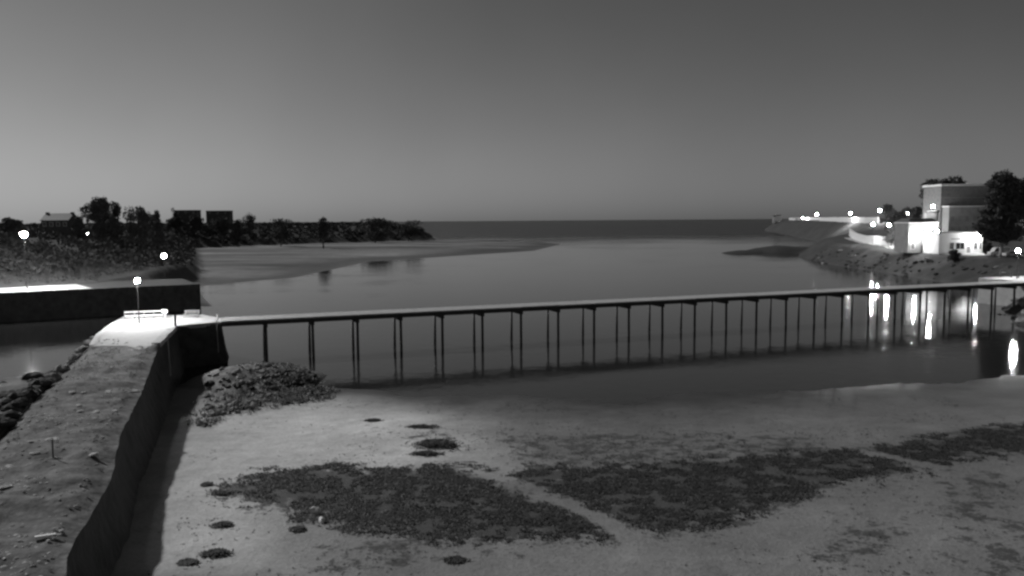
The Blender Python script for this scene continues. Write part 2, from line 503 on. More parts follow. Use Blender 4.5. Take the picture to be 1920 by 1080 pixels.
alb = np.where(leftm, .10 + .16 * (fbm(gx / 2, gy / 2, 71) - .35), alb)
wet = np.where(leftm, .15, wet)
weed = np.where(leftm, -9, weed)
nx_, ny_ = len(xs), len(ys)
idx = np.arange(nx_ * ny_).reshape(ny_, nx_)
quads = np.stack([idx[:-1, :-1].ravel(), idx[:-1, 1:].ravel(), idx[1:, 1:].ravel(), idx[1:, :-1].ravel()], 1)
ground = mesh_obj("shore_ground", np.stack([gx, gy, gz], 1), quads, ground_material(), smooth=True,
                  attr={"weed": weed, "albedo": np.clip(alb, .02, .6), "wet": wet})
tag(ground, kind="structure")

WATER = water_material()
wat = mesh_obj("estuary_water", [(-3000, -60, 0), (3000, -60, 0), (3000, 690, 0), (-3000, 690, 0)], [(0, 1, 2, 3)], WATER)
tag(wat, kind="structure")
seaw = mesh_obj("sea", [(-16000, 690, 0), (16000, 690, 0), (16000, 26000, 0), (-16000, 26000, 0)], [(0, 1, 2, 3)], WATER)
tag(seaw, kind="structure")

# ------------------------------------------------------------------ pier
pier = empty("stone_pier", (-38, 92, 0), label="long stone pier with dark weedy side wall and floodlit pale end", cat="pier")
def local(o, parent):                # meshes are written in world space; keep them there under their parent
    o.parent = parent
    o.matrix_parent_inverse = Matrix.Translation(parent.location).inverted()
    return o
# wall: battered right side, vertical end, rough left side
topo = [Vector((p[0], p[1], PIER_TOP)) for p in PIER]
def offs(i, amount):
    n = len(PIER); a = Vector(PIER[i - 1]); b = Vector(PIER[i]); c = Vector(PIER[(i + 1) % n])
    d = ((b - a).normalized() + (c - b).normalized()).normalized()
    return Vector((d.y, -d.x)) * amount
nR = len(PIER_R)
def batter(i):
    if i < nR - 1: return 1.9
    if i == nR - 1: return 1.2
    if i in (nR, nR + 1): return 1.1
    return 1.0
rows = []
for t in np.linspace(0, 1, 9):
    z = PIER_TOP - .25 - t * 6.2
    r = []
    for i in range(len(PIER)):
        o2 = offs(i, batter(i) * (t ** 1.3))
        r.append((PIER[i][0] + o2.x, PIER[i][1] + o2.y, z))
    rows.append(r)
# refine along the outline
def refine(r, step=.8):
    out = []
    n = len(r)
    for i in range(n):
        a, b = Vector(r[i]), Vector(r[(i + 1) % n])
        a0, b0 = Vector(rows[0][i]), Vector(rows[0][(i + 1) % n])
        k = max(1, int((b0 - a0).length / step))
        for j in range(k):
            out.append(a.lerp(b, j / k))
    return out
RR = [refine(r) for r in rows]
n = len(RR[0])
V = []; Fc = []
for k, r in enumerate(RR):
    for i, p in enumerate(r):
        j = (rnd.random() - .5) * (.2 if k else .12)
        V.append((p.x + j, p.y - j, p.z + (0 if k else (rnd.random() - .5) * .16)))
for k in range(len(RR) - 1):
    for i in range(n):
        j = (i + 1) % n
        Fc.append((k * n + i, (k + 1) * n + i, (k + 1) * n + j, k * n + j))
local(mesh_obj("side_wall", V, Fc, M["weedy_wall"]), pier)
# coping and top surface: a grid clipped to the outline
step = .45
tx = np.arange(-52, -12, step); ty = np.arange(20, 106, step)
TX, TY = np.meshgrid(tx, ty); sd = sdist(TX, TY, PIER)
APRON = [at(*q, 5) for q in ((305, 640), (334, 609), (420, 603), (440, 596), (300, 588), (215, 590), (150, 640), (172, 648), (228, 648), (262, 656))]
ap = sdist(TX, TY, APRON)
bumpy = (fbm(TX / 1.3, TY / 1.3, 81) - .5) * .55 + (fbm(TX / 6, TY / 6, 82) - .5) * .5
TZ = PIER_TOP - .12 + np.where(ap > -.6, 0, bumpy * sstep(.6, 2.5, -ap)) * sstep(.1, 1.2, sd) - .35 * sstep(1.2, 0, sd) * (ap < -.6)
# snap vertices that lie just outside onto the outline by clipping quads fully outside
def snap(x, y, poly):                  # nearest point of the outline
    bx_, by_, bd = np.zeros_like(x), np.zeros_like(y), np.full(x.shape, 1e9)
    for i in range(len(poly)):
        a, b = poly[i], poly[(i + 1) % len(poly)]
        ex, ey = b[0] - a[0], b[1] - a[1]
        t = np.clip(((x - a[0]) * ex + (y - a[1]) * ey) / (ex * ex + ey * ey), 0, 1)
        qx, qy = a[0] + t * ex, a[1] + t * ey
        d = np.hypot(x - qx, y - qy); m_ = d < bd
        bx_ = np.where(m_, qx, bx_); by_ = np.where(m_, qy, by_); bd = np.where(m_, d, bd)
    return bx_, by_
SXs, SYs = snap(TX, TY, PIER)
outm = sd < 0
TXs, TYs = np.where(outm, SXs, TX), np.where(outm, SYs, TY)
TZ = np.where(outm, PIER_TOP - .47 + .3 * (fbm(TXs / 1.1, TYs / 1.1, 83) - .5), TZ)
id_ = np.arange(TX.size).reshape(TX.shape)
ok = sd > 0
q = np.stack([id_[:-1, :-1], id_[:-1, 1:], id_[1:, 1:], id_[1:, :-1]], -1)
keep = (ok[:-1, :-1] | ok[:-1, 1:] | ok[1:, 1:] | ok[1:, :-1])
local(mesh_obj("stony_surface", np.stack([TXs.ravel(), TYs.ravel(), TZ.ravel()], 1), q[keep], M["rough_ground"], smooth=True), pier)
# coping stones along the edge, laid one by one
def coping(path, m, w=.75, seg=1.6, drop=0, jit=.05):
    for i in range(len(path) - 1):
        a, b = Vector(path[i]), Vector(path[i + 1])
        L_ = (b - a).length; k = max(1, round(L_ / seg)); d = (b - a).normalized(); nn = Vector((-d.y, d.x))
        for j in range(k):
            p0 = a + d * (L_ * j / k + .015); p1 = a + d * (L_ * (j + 1) / k - .015)
            dz = (rnd.random() - .5) * jit - drop
            z1, z0 = PIER_TOP - .02 + dz, PIER_TOP - .5
            o_ = -.06 - (rnd.random() - .5) * jit
            vs = [p0 + nn * o_, p1 + nn * o_, p1 + nn * w, p0 + nn * w]
            mb = MB().add([(v.x, v.y, z0) for v in vs] + [(v.x, v.y, z1) for v in vs],
                          [(3, 2, 1, 0), (4, 5, 6, 7), (0, 1, 5, 4), (1, 2, 6, 5), (2, 3, 7, 6), (3, 0, 4, 7)])
            local(mb.build("coping_stone", m, None), pier)
coping(PIER_R[-2:], M["concrete"])
coping([PIER_R[-1], (c1.x, c1.y)], M["concrete"])
# pale concrete apron at the lit end
apg = (ap > 0) & (sd > .3)
keep = (apg[:-1, :-1] & apg[:-1, 1:] & apg[1:, 1:] & apg[1:, :-1])
AZ = np.full(TX.shape, PIER_TOP - .07)
local(mesh_obj("paved_apron", np.stack([TX.ravel(), TY.ravel(), AZ.ravel()], 1), q[keep], M["paving"], smooth=True), pier)
# apron rim filling the clipped steps
mb = MB()
PB = [Vector((p[0], p[1])) for p in (PIER_R[-2:] + [(c1.x, c1.y), (c2.x, c2.y)] + PIER_L[:5])]
for i in range(len(PB) - 1):
    a, b = PB[i], PB[i + 1]; d = (b - a).normalized(); nn = Vector((-d.y, d.x))
    vs = [a, b, b + nn * 1.1, a + nn * 1.1]
    mb.add([(v.x, v.y, PIER_TOP - .085 - .002 * i) for v in vs], [(0, 1, 2, 3)])
local(mb.build("apron_rim", M["paving"]), pier)

def stone_mesh(name, r, flat, m, seed, seg=9):
    rr = random.Random(seed)
    mb = MB(); mb.ball((0, 0, 0), r, r * rr.uniform(.65, 1), r * flat, seg, 6)
    ph = [rr.uniform(0, 6.28) for _ in range(6)]
    V = []
    for v in mb.v:
        a = math.atan2(v[1], v[0])
        k = 1 + .18 * math.sin(2 * a + ph[0]) + .12 * math.sin(3 * a + ph[1] + v[2] / r * 2) + .1 * math.sin(5 * v[2] / r + ph[2]) + .07 * math.sin(7 * a + ph[3])
        V.append((v[0] * k, v[1] * k, max(v[2] * k, -r * flat * .6)))
    me = bpy.data.meshes.new(name); me.from_pydata(V, [], mb.f); me.materials.append(m); me.update()
    return me
STONES = [stone_mesh("rock", 1, rnd.uniform(.45, .75), M["rock"], k) for k in range(6)]
PSTONES = [stone_mesh("pale_stone", 1, rnd.uniform(.2, .35), M["pale_rock"], 20 + k) for k in range(3)]
DSTONES = [stone_mesh("dark_rock", 1, rnd.uniform(.45, .7), M["dark_rock"], 40 + k) for k in range(4)]
def place(name, me, loc, r, label, cat, group=None, sq=1.0):
    o = bpy.data.objects.new(name, me); COL.objects.link(o)
    o.location = loc; o.scale = (r, r, r * sq); o.rotation_euler = (rnd.uniform(-.2, .2), rnd.uniform(-.2, .2), rnd.uniform(0, 6.28))
    return tag(o, label, cat, group)

def ptop(x, y):
    return PIER_TOP - .12 + float(((fbm(np.array([x / 1.3]), np.array([y / 1.3]), 81) - .5) * .55 + (fbm(np.array([x / 6]), np.array([y / 6]), 82) - .5) * .5)[0])
# pale flat stones lying on the pier top
for (px, py, r) in [(255, 736, .35), (205, 735, .3), (135, 732, .3), (156, 731, .28), (215, 766, .25), (148, 759, .22), (150, 768, .28), (210, 702, .22), (200, 711, .25), (58, 833, .22), (92, 826, .24), (65, 853, .22), (18, 876, .22),
                    (175, 858, .3), (105, 820, .24), (8, 917, .25), (275, 655, .35), (262, 650, .4), (245, 655, .35), (180, 772, .25)]:
    p = at(px, py, 4.95)
    place("pale_flat_stone", PSTONES[rnd.randrange(3)], (p.x, p.y, ptop(p.x, p.y) + .04), r, "small pale flat stone lying on the rough top of the pier", "stone", "pale flat stones scattered on the pier top")
p = at(85, 1003, 4.95)
pl = empty("pale_plank", (p.x, p.y, ptop(p.x, p.y) + .09), RAD(25), "single bright pale plank lying on the dark pier top near its foot", "plank")
MB().bbox(-.36, .36, -.09, .09, -.04, .04, .01).build("board", M["white"], pl)
# dark iron mooring post on the rough top
p = at(100, 862, 4.95)
mp_ = empty("mooring_post", (p.x, p.y, ptop(p.x, p.y) - .05), 0, "thin dark post on a low mound in the rough pier top", "post")
MB().tube([(0, 0, 0), (0, 0, 1.15)], .04, 8).build("shaft", M["dark_steel"], mp_)
MB().ball((0, 0, .04), .5, .45, .2, 10, 6).build("mound_base", M["dark_rock"], mp_, True)

# loose stones bedded in the pier top: too many to count
cl = []
V = []; Fc = []
base = MB().ball((0, 0, 0), 1, 1, .6, 6, 4)
bv = np.array(base.v)
cnt = 0
while cnt < 1100:
    y = rnd.uniform(22, 82); x = rnd.uniform(-44, -13)
    s_ = float(sdist(np.array([x]), np.array([y]), PIER)[0])
    if s_ < .7: continue
    r = rnd.uniform(.04, .13)
    a = rnd.uniform(0, 6.28); c_, s2 = math.cos(a), math.sin(a)
    k = rnd.uniform(.5, 1)
    P_ = np.stack([(bv[:, 0] * c_ - bv[:, 1] * k * s2) * r + x, (bv[:, 0] * s2 + bv[:, 1] * k * c_) * r + y, bv[:, 2] * r * .6 + ptop(x, y) - r * .1], 1)
    b0 = len(V); V += P_.tolist(); Fc += [tuple(i + b0 for i in f) for f in base.f]
    cnt += 1
o = local(mesh_obj("loose_stones", V, Fc, M["rock"]), pier); o["kind"] = "stuff"
V = []; Fc = []
cnt = 0
while cnt < 900:
    y = rnd.uniform(22, 80); x = rnd.uniform(-44, -13)
    if float(sdist(np.array([x]), np.array([y]), PIER)[0]) < .6 or float(fbm(np.array([x / 4]), np.array([y / 4]), 84)[0]) < .45 + .1 * rnd.random(): continue
    r = rnd.uniform(.03, .11); a = rnd.uniform(0, 6.28); c_, s2 = math.cos(a), math.sin(a); k = rnd.uniform(.4, 1)
    P_ = np.stack([(bv[:, 0] * c_ - bv[:, 1] * k * s2) * r + x, (bv[:, 0] * s2 + bv[:, 1] * k * c_) * r + y, bv[:, 2] * r * .5 + ptop(x, y)], 1)
    b0 = len(V); V += P_.tolist(); Fc += [tuple(i + b0 for i in f) for f in base.f]
    cnt += 1
o = local(mesh_obj("pale_pebbles", V, Fc, M["pale_rock"]), pier); o["kind"] = "stuff"

# ------------------------------------------------------------------ boulders of the pier's basin side
k = 0
for i in range(400):
    if k >= 75: break
    y = rnd.uniform(60, 100); e = rnd.uniform(-.2, 6.5); x = float(pier_left_x(y)) - e
    z = hgt(x, y)
    if z < -.2: continue
    r = rnd.uniform(.3, .85)
    place("boulder", STONES[rnd.randrange(6)], (x, y, z + r * .15), r, "grey boulder in the rock slope down to the basin water beside the pier", "boulder", "boulders along the basin side of the pier")
    k += 1
for i in range(110):
    p = gat(rnd.uniform(-60, 120), rnd.uniform(728, 830))
    if float(pier_left_x(p.y)) - p.x < .3 or p.z < -.1: continue
    r = rnd.uniform(.25, .75)
    place("weedy_boulder", DSTONES[rnd.randrange(4)], (p.x, p.y, p.z + r * .1), r, "dark weedy boulder on the rough shore left of the pier", "boulder", "dark boulders on the shore behind the pier")
# rubble on the beach at the bridge abutment
k = 0
for i in range(900):
    if k >= 190: break
    px, py = rnd.uniform(365, 620), rnd.uniform(682, 800)
    if float(sdist(np.array([px * 1.0]), np.array([py * 1.0]), W4)[0]) < -8 + 16 * rnd.random(): continue
    p = gat(px, py)
    if float(sdist(np.array([p.x]), np.array([p.y]), PIER)[0]) > -.9: continue
    r = rnd.uniform(.16, .5)
    d_ = px > 520
    me = DSTONES[rnd.randrange(4)] if (d_ or rnd.random() < .3) else STONES[rnd.randrange(6)]
    place("rubble_rock", me, (p.x, p.y, hgt(p.x, p.y) + r * .15), r, "small rubble rock heaped on the sand at the foot of the bridge abutment", "rock", "rubble rocks below the bridge abutment")
    k += 1
for (px, py, r, m_) in [(375, 798, .34, "a"), (388, 799, .22, "b")]:
    p = gat(px, py)
    place("dark_rock", DSTONES[0], (p.x, p.y, hgt(p.x, p.y) + .05), r, "larger dark rock at the bright sand's edge by the pier wall" if m_ == "a" else "smaller dark rock beside the larger one at the pier wall", "rock")
for (px, py, r, lb) in [(592, 963, .27, "larger of two white stones at the seaweed's edge"), (603, 979, .2, "smaller of two white stones at the seaweed's edge")]:
    p = gat(px, py)
    me = stone_mesh("white_stone", 1, .8, M["white"], 77)
    place("white_stone", me, (p.x, p.y, hgt(p.x, p.y) + r * .4), r, lb, "stone")

# ------------------------------------------------------------------ seaweed
def fronds(pts, zs, size, per, m, name, hmax=.22):
    N = len(pts) * per
    P_ = np.repeat(np.asarray(pts), per, 0) + rng.normal(0, size * .6, (N, 2))
    Z = np.repeat(np.asarray(zs), per)
    a = rng.uniform(0, 2 * np.pi, N); L_ = size * rng.uniform(.5, 1.5, N); w = size * rng.uniform(.12, .3, N); up = rng.uniform(.03, hmax, N)
    dx, dy = np.cos(a), np.sin(a)
    A = np.stack([P_[:, 0] - dy * w, P_[:, 1] + dx * w, Z], 1)
    B = np.stack([P_[:, 0] + dy * w, P_[:, 1] - dx * w, Z], 1)
    C = np.stack([P_[:, 0] + dx * L_ * .5 + dy * w, P_[:, 1] + dy * L_ * .5 - dx * w, Z + up], 1)
    D = np.stack([P_[:, 0] + dx * L_ * .5 - dy * w, P_[:, 1] + dy * L_ * .5 + dx * w, Z + up], 1)
    E_ = np.stack([P_[:, 0] + dx * L_, P_[:, 1] + dy * L_, Z + up * .35], 1)
    V = np.stack([A, B, C, D, E_], 1).reshape(-1, 3)
    b = np.arange(N)[:, None] * 5
    Fq = np.concatenate([b + np.array([[0, 1, 2]]), b + np.array([[0, 2, 3]]), b + np.array([[3, 2, 4]])], 0)
    return mesh_obj(name, V, Fq, m)
def scatter(poly, dens, soft=.8):
    P_ = np.array([(p[0], p[1]) for p in poly]); lo, hi = P_.min(0) - 1, P_.max(0) + 1
    N = int((hi - lo).prod() * dens)
    q_ = rng.uniform(lo, hi, (N, 2))
    s = sdist(q_[:, 0], q_[:, 1], poly) + .5 + (fbm(q_[:, 0] / 1.6, q_[:, 1] / 1.6, 91) - .5) * 3.0
    s = np.minimum(s, (run_dist(q_[:, 0], q_[:, 1]) - .9) * 2)
    s2 = fbm(q_[:, 0] / .9, q_[:, 1] / .9, 92)
    return q_[(s > rng.uniform(-soft, soft, N)) & (s2 > .42)]
for P_, lb in ((WP1, "dark seaweed bed on the sand beside the two white stones"), (WP2, "long dark seaweed bed beyond the narrow sandy runnel"), (WP3, "dark seaweed bed on the beach towards the right bank")):
    q_ = scatter(P_, 60)
    o = fronds(q_, height(q_[:, 0], q_[:, 1]) + .01, .14, 3, M["weed"], "seaweed_bed", .08)
    tag(o, lb, "seaweed", kind="stuff")
q_ = scatter(WP4, 20)
q_ = q_[(sdist(q_[:, 0], q_[:, 1], PIER) < -1) & (q_[:, 0] > -26 + rng.normal(0, 2, len(q_)))]
tag(fronds(q_, height(q_[:, 0], q_[:, 1]) + .08, .28, 2, M["weed"], "seaweed_bed"), "weed growing over the rubble by the abutment", "seaweed", kind="stuff")
q_ = scatter(world_poly(SOFT[4], 1.3), 2.0)
tag(fronds(q_, height(q_[:, 0], q_[:, 1]) + .005, .16, 2, M["weed"], "thin_seaweed", .06), "thin scattered seaweed over the damp sand by the channel", "seaweed", kind="stuff")

bx0 = rng.uniform((-22, 26), (40, 74), (9000, 2))
kk = (fbm(bx0[:, 0] / 3.5, bx0[:, 1] / 3.5, 131, 3) + .12 * rng.normal(0, 1, 9000) > .66) & (sdist(bx0[:, 0], bx0[:, 1], PIER) < -2)
bx0 = bx0[kk]
tag(fronds(bx0, height(bx0[:, 0], bx0[:, 1]) + .004, .11, 3, M["weed"], "wrack_litter", .04), "small dark scraps of wrack strewn over the beach sand", "seaweed", kind="stuff")

def clump(px, py, rx, ry, hz, label):
    p = gat(px, py); z = p.z
    rx, ry = rx * .68, ry * .68
    e_ = empty("seaweed_clump", (p.x, p.y, z), 0, label, "seaweed")
    rr = random.Random(int(px * 7 + py))
    mb = MB()
    for _ in range(7):
        mb.ball((rr.uniform(-.6, .6) * rx, rr.uniform(-.6, .6) * ry, .02), rx * rr.uniform(.3, .5), ry * rr.uniform(.35, .6), hz * rr.uniform(.4, .75), 9, 6)
    mb.build("mound", M["weed"], e_, True)
    q_ = rng.normal(0, .6, (420, 2)) * np.array([rx, ry])
    o = fronds(q_, np.maximum(0, hz * .6 * (1 - (q_[:, 0] / rx) ** 2 - (q_[:, 1] / ry) ** 2)), .15, 3, M["weed"], "frond_tangle", .11)
    o.parent = e_; o["kind"] = "stuff"
for a in [(815, 836, 2.3, 1.9, .5, "large dark seaweed heap alone on pale sand beyond the bed"),
          (798, 852, 1.0, .6, .2, "flat ragged seaweed heap just in front of the large heap"),
          (405, 1040, .55, .35, .22, "crescent shaped dark seaweed heap on the sand near the pier wall"),
          (418, 986, .4, .3, .12, "small dark seaweed heap between the crescent heap and the seaweed bed"),
          (352, 1056, .3, .15, .06, "thin flat strip of seaweed beside the pier wall"),
          (414, 926, .35, .22, .12, "small seaweed heap at the tip of the seaweed bed"),
          (388, 910, .2, .16, .1, "tiny seaweed heap on the brightest sand near the wall"),
          (790, 801, 1.3, .5, .12, "broken line of wrack on damp sand towards the bridge"),
          (700, 789, .6, .4, .12, "small wrack heap on pale sand towards the rubble"),
          (558, 994, .22, .16, .1, "small dark heap below the white stones"),
          (855, 1052, .35, .2, .07, "flat dark seaweed scrap on the open sand before the bed")]:
    clump(*a)

# ------------------------------------------------------------------ footbridge
bridge = empty("footbridge", (BR0.x, BR0.y, 0), math.atan2(BD.y, BD.x), "long low footbridge on pairs of dark piles across the channel", "bridge")
SP = 5.62; S0 = 5.1; NB = 24; BW = 4.2
Ltot = S0 + SP * (NB - 1) + 6
edges = [0.0] + [S0 + SP * i for i in range(NB)] + [Ltot]
span_me = None
for i in range(len(edges) - 1):
    a, b = edges[i] + .012, edges[i + 1] - .012
    dz = (rnd.random() - .5) * .03
    MB().bbox(a, b, 0, BW, 4.86 + dz, 5.03 + dz, .02).build("deck_slab", M["concrete"], bridge)
    MB().box(a, b, .12, .5, 4.36, 4.855).build("girder", M["girder"], bridge)
    MB().box(a, b, BW - .5, BW - .12, 4.36, 4.855).build("girder", M["girder"], bridge)
pm = None
for i in range(NB):
    s = S0 + SP * i
    MB().box(s - .22, s + .22, -.02, BW + .02, 3.98, 4.358).build("cap_beam", M["girder"], bridge)
    for y in (.25, BW - .25):
        j = rnd.uniform(-.05, .05)
        MB().tube([(s + j, y, -1.6), (s + j * .5, y, .8), (s, y, 3.985)], [.2, .185, .17], 10).build("pile", M["pile"], bridge, True)

# far landing of the bridge and the lit ramp
endp = BR0 + BD * Ltot
landing = empty("bridge_landing", (endp.x, endp.y, 0), math.atan2(BD.y, BD.x), "concrete landing block where the footbridge meets the right bank", "landing")
MB().bbox(-.2, 22, -1.5, BW + 8, 0, 4.98, .05).build("block", M["concrete"], landing)

# ------------------------------------------------------------------ far quay on the left
quay = empty("harbour_quay", (-75, 146, 0), 0, "dark walled harbour quay across the basin with floodlit pale surface", "quay")
def ring(poly, z0, z1, name, m, parent, b=0.0):
    n_ = len(poly)
    V = [(p[0], p[1], z0) for p in poly] + [(p[0], p[1], z1) for p in poly]
    Fc = [(i, (i + 1) % n_, n_ + (i + 1) % n_, n_ + i) for i in range(n_)] + [tuple(range(n_, 2 * n_))]
    return local(mesh_obj(name, V, Fc, m), parent)
ring(QUAY, -1.5, 4.85, "wall", M["weedy_wall"], quay)
def shrink(poly, d):
    c = Vector((sum(p[0] for p in poly) / len(poly), sum(p[1] for p in poly) / len(poly)))
    return [tuple(Vector(p[:2]) + (c - Vector(p[:2])).normalized() * d) for p in poly]
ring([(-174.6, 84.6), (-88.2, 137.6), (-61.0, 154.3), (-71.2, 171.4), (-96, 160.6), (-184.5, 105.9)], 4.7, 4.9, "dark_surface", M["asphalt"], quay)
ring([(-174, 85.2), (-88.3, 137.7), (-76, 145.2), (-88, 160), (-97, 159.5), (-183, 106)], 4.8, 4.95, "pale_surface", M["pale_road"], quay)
for i in range(0, 34):
    a = Vector((-88.1, 137.1)) .lerp(Vector((-60.3, 154.2)), (i + .02) / 16 - 1.1 + .1)
    b = Vector((-88.1, 137.1)).lerp(Vector((-60.3, 154.2)), (i + .98) / 16 - 1.0)
    if i >= 32: break
    d = (b - a).normalized(); nn = Vector((-d.y, d.x))
    vs = [a - nn * .08, b - nn * .08, b + nn * .7, a + nn * .7]
    z0, z1 = 4.5, 5.06 + rnd.uniform(-.02, .02)
    local(MB().add([(v.x, v.y, z0) for v in vs] + [(v.x, v.y, z1) for v in vs], [(3, 2, 1, 0), (4, 5, 6, 7), (0, 1, 5, 4), (1, 2, 6, 5), (2, 3, 7, 6), (3, 0, 4, 7)]).build("coping_stone", M["weedy_wall"]), quay)

# ------------------------------------------------------------------ lamps
def street_lamp(head, base, power, label, r=.28, group=None, style="globe", rz=0):
    e_ = empty("street_lamp", (base[0], base[1], base[2]), rz, label, "street lamp", group)
    H = head[2] - base[2]
    m = emit("lamp_glass_%d" % power, power / (4 * math.pi ** 2 * r * r))      # the lantern itself gives the light
    dx, dy = head[0] - base[0], head[1] - base[1]
    MB().tube([(0, 0, -.3), (0, 0, .5), (0, 0, .52), (0, 0, H - .1)], [.11, .11, .075, .045], 8).build("pole", M["dark_steel"], e_)
    if style == "globe":
        MB().tube([(0, 0, H - r * 1.25), (0, 0, H - r * .8)], [.06, r * .55], 10).build("collar", M["dark_steel"], e_)
        MB().ball((0, 0, H), r, r, r, 12, 8).build("lantern", m, e_, True)
        MB().tube([(0, 0, H + r * .9), (0, 0, H + r * 1.25)], [r * .6, .03], 10).build("cap", M["dark_steel"], e_)
    else:
        MB().tube([(0, 0, H - .1), (.0, -.4, H + .15), (0, -1.2, H + .22)], .035, 6).build("arm", M["dark_steel"], e_)
        MB().bbox(-.16, .16, -1.75, -1.15, H + .16, H + .32, .04).build("lamp_housing", M["steel"], e_)
        MB().ball((0, -1.45, H + .1), r * .8, r * 1.1, r * .5, 10, 6).build("lantern", m, e_, True)
    return e_
def lamp_at(px, py, Y, power, label, **kw):
    hd = atY(px, py, Y); base = (hd.x, hd.y, kw.pop("base", None) if "base" in kw else hgt(hd.x, hd.y))
    return street_lamp(hd, base, power, label, **kw)

lp = at(261, 605, 5)
street_lamp(atY(261, 526, lp.y), (lp.x, lp.y, 4.93), 9000, "lit lantern on a thin post standing on the pale pier end", r=.25)
lamp_at(45, 440, 146, 24000, "tall bright lamp mast standing on the floodlit far quay", base=4.95, r=.5)
lamp_at(307, 480, 186, 1500, "bright lamp on the grassy slope behind the far quay", r=.5)
lamp_at(164, 438, 236, 60, "tiny dim lamp between the hillside houses", r=.14)
for px, py, Y, pw, lb in [(1505, 409, 1045, 36000, "farthest lit lamp beside the small lit house on the headland"), (1532, 402, 940, 48000, "second lit lamp from the headland's tip by the sea wall"),
                          (1595, 400, 540, 36000, "lit lamp over the middle of the far sea wall"), (1650, 395, 462, 28000, "lit lamp where the far sea wall meets the dark trees")]:
    lamp_at(px, py, Y, pw, lb, r=.5)
for px, py, Y, lb in [(1637, 421, 322, "lit lamp over the shore road beside its far end"), (1667, 422, 290, "lit lamp midway along the shore road before the trees"), (1687, 424, 272, "lit lamp over the shore road next to the white van")]:
    lamp_at(px, py, Y, 10000, lb, r=.34, group="lamps along the lit shore road")
lamp_at(1702, 400, 300, 300, "small lamp on the wooded slope above the stone house", r=.28)
lamp_at(1909, 470, 154, 5000, "bright lamp on the lit ramp at the bridge's far end", r=.38, base=4.95)

# ------------------------------------------------------------------ things on the pier end
# two-rail guard rail along the back edge
ga, gb = at(234, 597, 5), at(306, 594.5, 5)
gl = empty("guard_rail", (ga.x, ga.y, 4.93), math.atan2(gb.y - ga.y, gb.x - ga.x), "long pale two-rail guard rail along the back of the lit pier end", "railing")
GL = (gb - ga).length
for z in (.32, .78):
    MB().box(0, GL, -.05, .05, z, z + .13).build("rail", M["white"], gl)
for i in range(5):
    x = GL * i / 4
    MB().box(x - .06, x + .06, .052, .16, -.05, .95).build("post", M["timber"], gl)
# bench
b0 = at(345, 594, 5); b1 = at(373, 594, 5)
bn = empty("bench", ((b0.x + b1.x) / 2, (b0.y + b1.y) / 2, 4.93), math.atan2(b1.y - b0.y, b1.x - b0.x), "slatted bench on the pier beside the start of the footbridge", "bench")
hw = (b1 - b0).length / 2
for k in range(3):
    MB().bbox(-hw, hw, -.28 + k * .17, -.14 + k * .17, .42, .46, .01).build("seat_slat", M["timber"], bn)
for k in range(2):
    MB().box(-hw, hw, .26, .3, .56 + k * .2, .7 + k * .2).build("back_slat", M["timber"], bn)
for sx in (-1, 1):
    MB().box(sx * (hw - .12) - .04, sx * (hw - .12) + .04, -.26, -.18, 0, .418).build("leg", M["steel"], bn)
    MB().box(sx * (hw - .12) - .04, sx * (hw - .12) + .04, .18, .258, 0, .92).build("leg", M["steel"], bn)
# octagonal board on a post
p = at(309, 595, 5)
sg = empty("information_board", (p.x, p.y, 4.93), RAD(-18), "white elongated octagonal board on a short post at the pier end", "sign")
oc = [(-.48, .72), (-.34, .6), (.34, .6), (.48, .72), (.48, .98), (.34, 1.1), (-.34, 1.1), (-.48, .98)]
MB().prism(oc, -.04, .04).build("board", M["white"], sg)
MB().box(-.1, .1, .042, .14, 0, 1.0).build("post", M["white"], sg)
# posts
def post(px, py, z, h, r, m, label, z0=0.0, cap=None):
    p = at(px, py, z)
    e_ = empty("post", (p.x, p.y, z), 0, label, "post")
    MB().tube([(0, 0, z0), (0, 0, h)], [r, r * .9], 8).build("shaft", M[m], e_)
    if cap: MB().tube([(0, 0, h + .002), (0, 0, h + cap)], [r * 1.3, r * 1.1], 8).build("cap", M["white"], e_)
post(329, 611, 5, 1.25, .13, "dark_steel", "stout dark post at the inner corner of the pier edge")
post(408, 600, 5, .55, .09, "white", "short white post where the footbridge leaves the pier", cap=.2)
def wall_pole(px, y0, y1, Y, label):
    a, b = atY(px[0], y0, Y), atY(px[1], y1, Y)
    e_ = empty("mooring_pole", (b.x, b.y, b.z), 0, label, "pole")
    MB().tube([(0, 0, -1), (a.x - b.x, a.y - b.y, a.z - b.z)], [.06, .05], 8).build("shaft", M["steel"], e_)
    MB().ball((a.x - b.x, 0, a.z - b.z + .03), .08, .08, .06, 8, 5).build("cap", M["steel"], e_)
wall_pole((314, 319), 628, 686, 76.5, "thin pale mooring pole standing against the dark pier wall")
wall_pole((406, 409), 601, 645, 94.2, "thin pale pole standing at the dark bridge abutment")

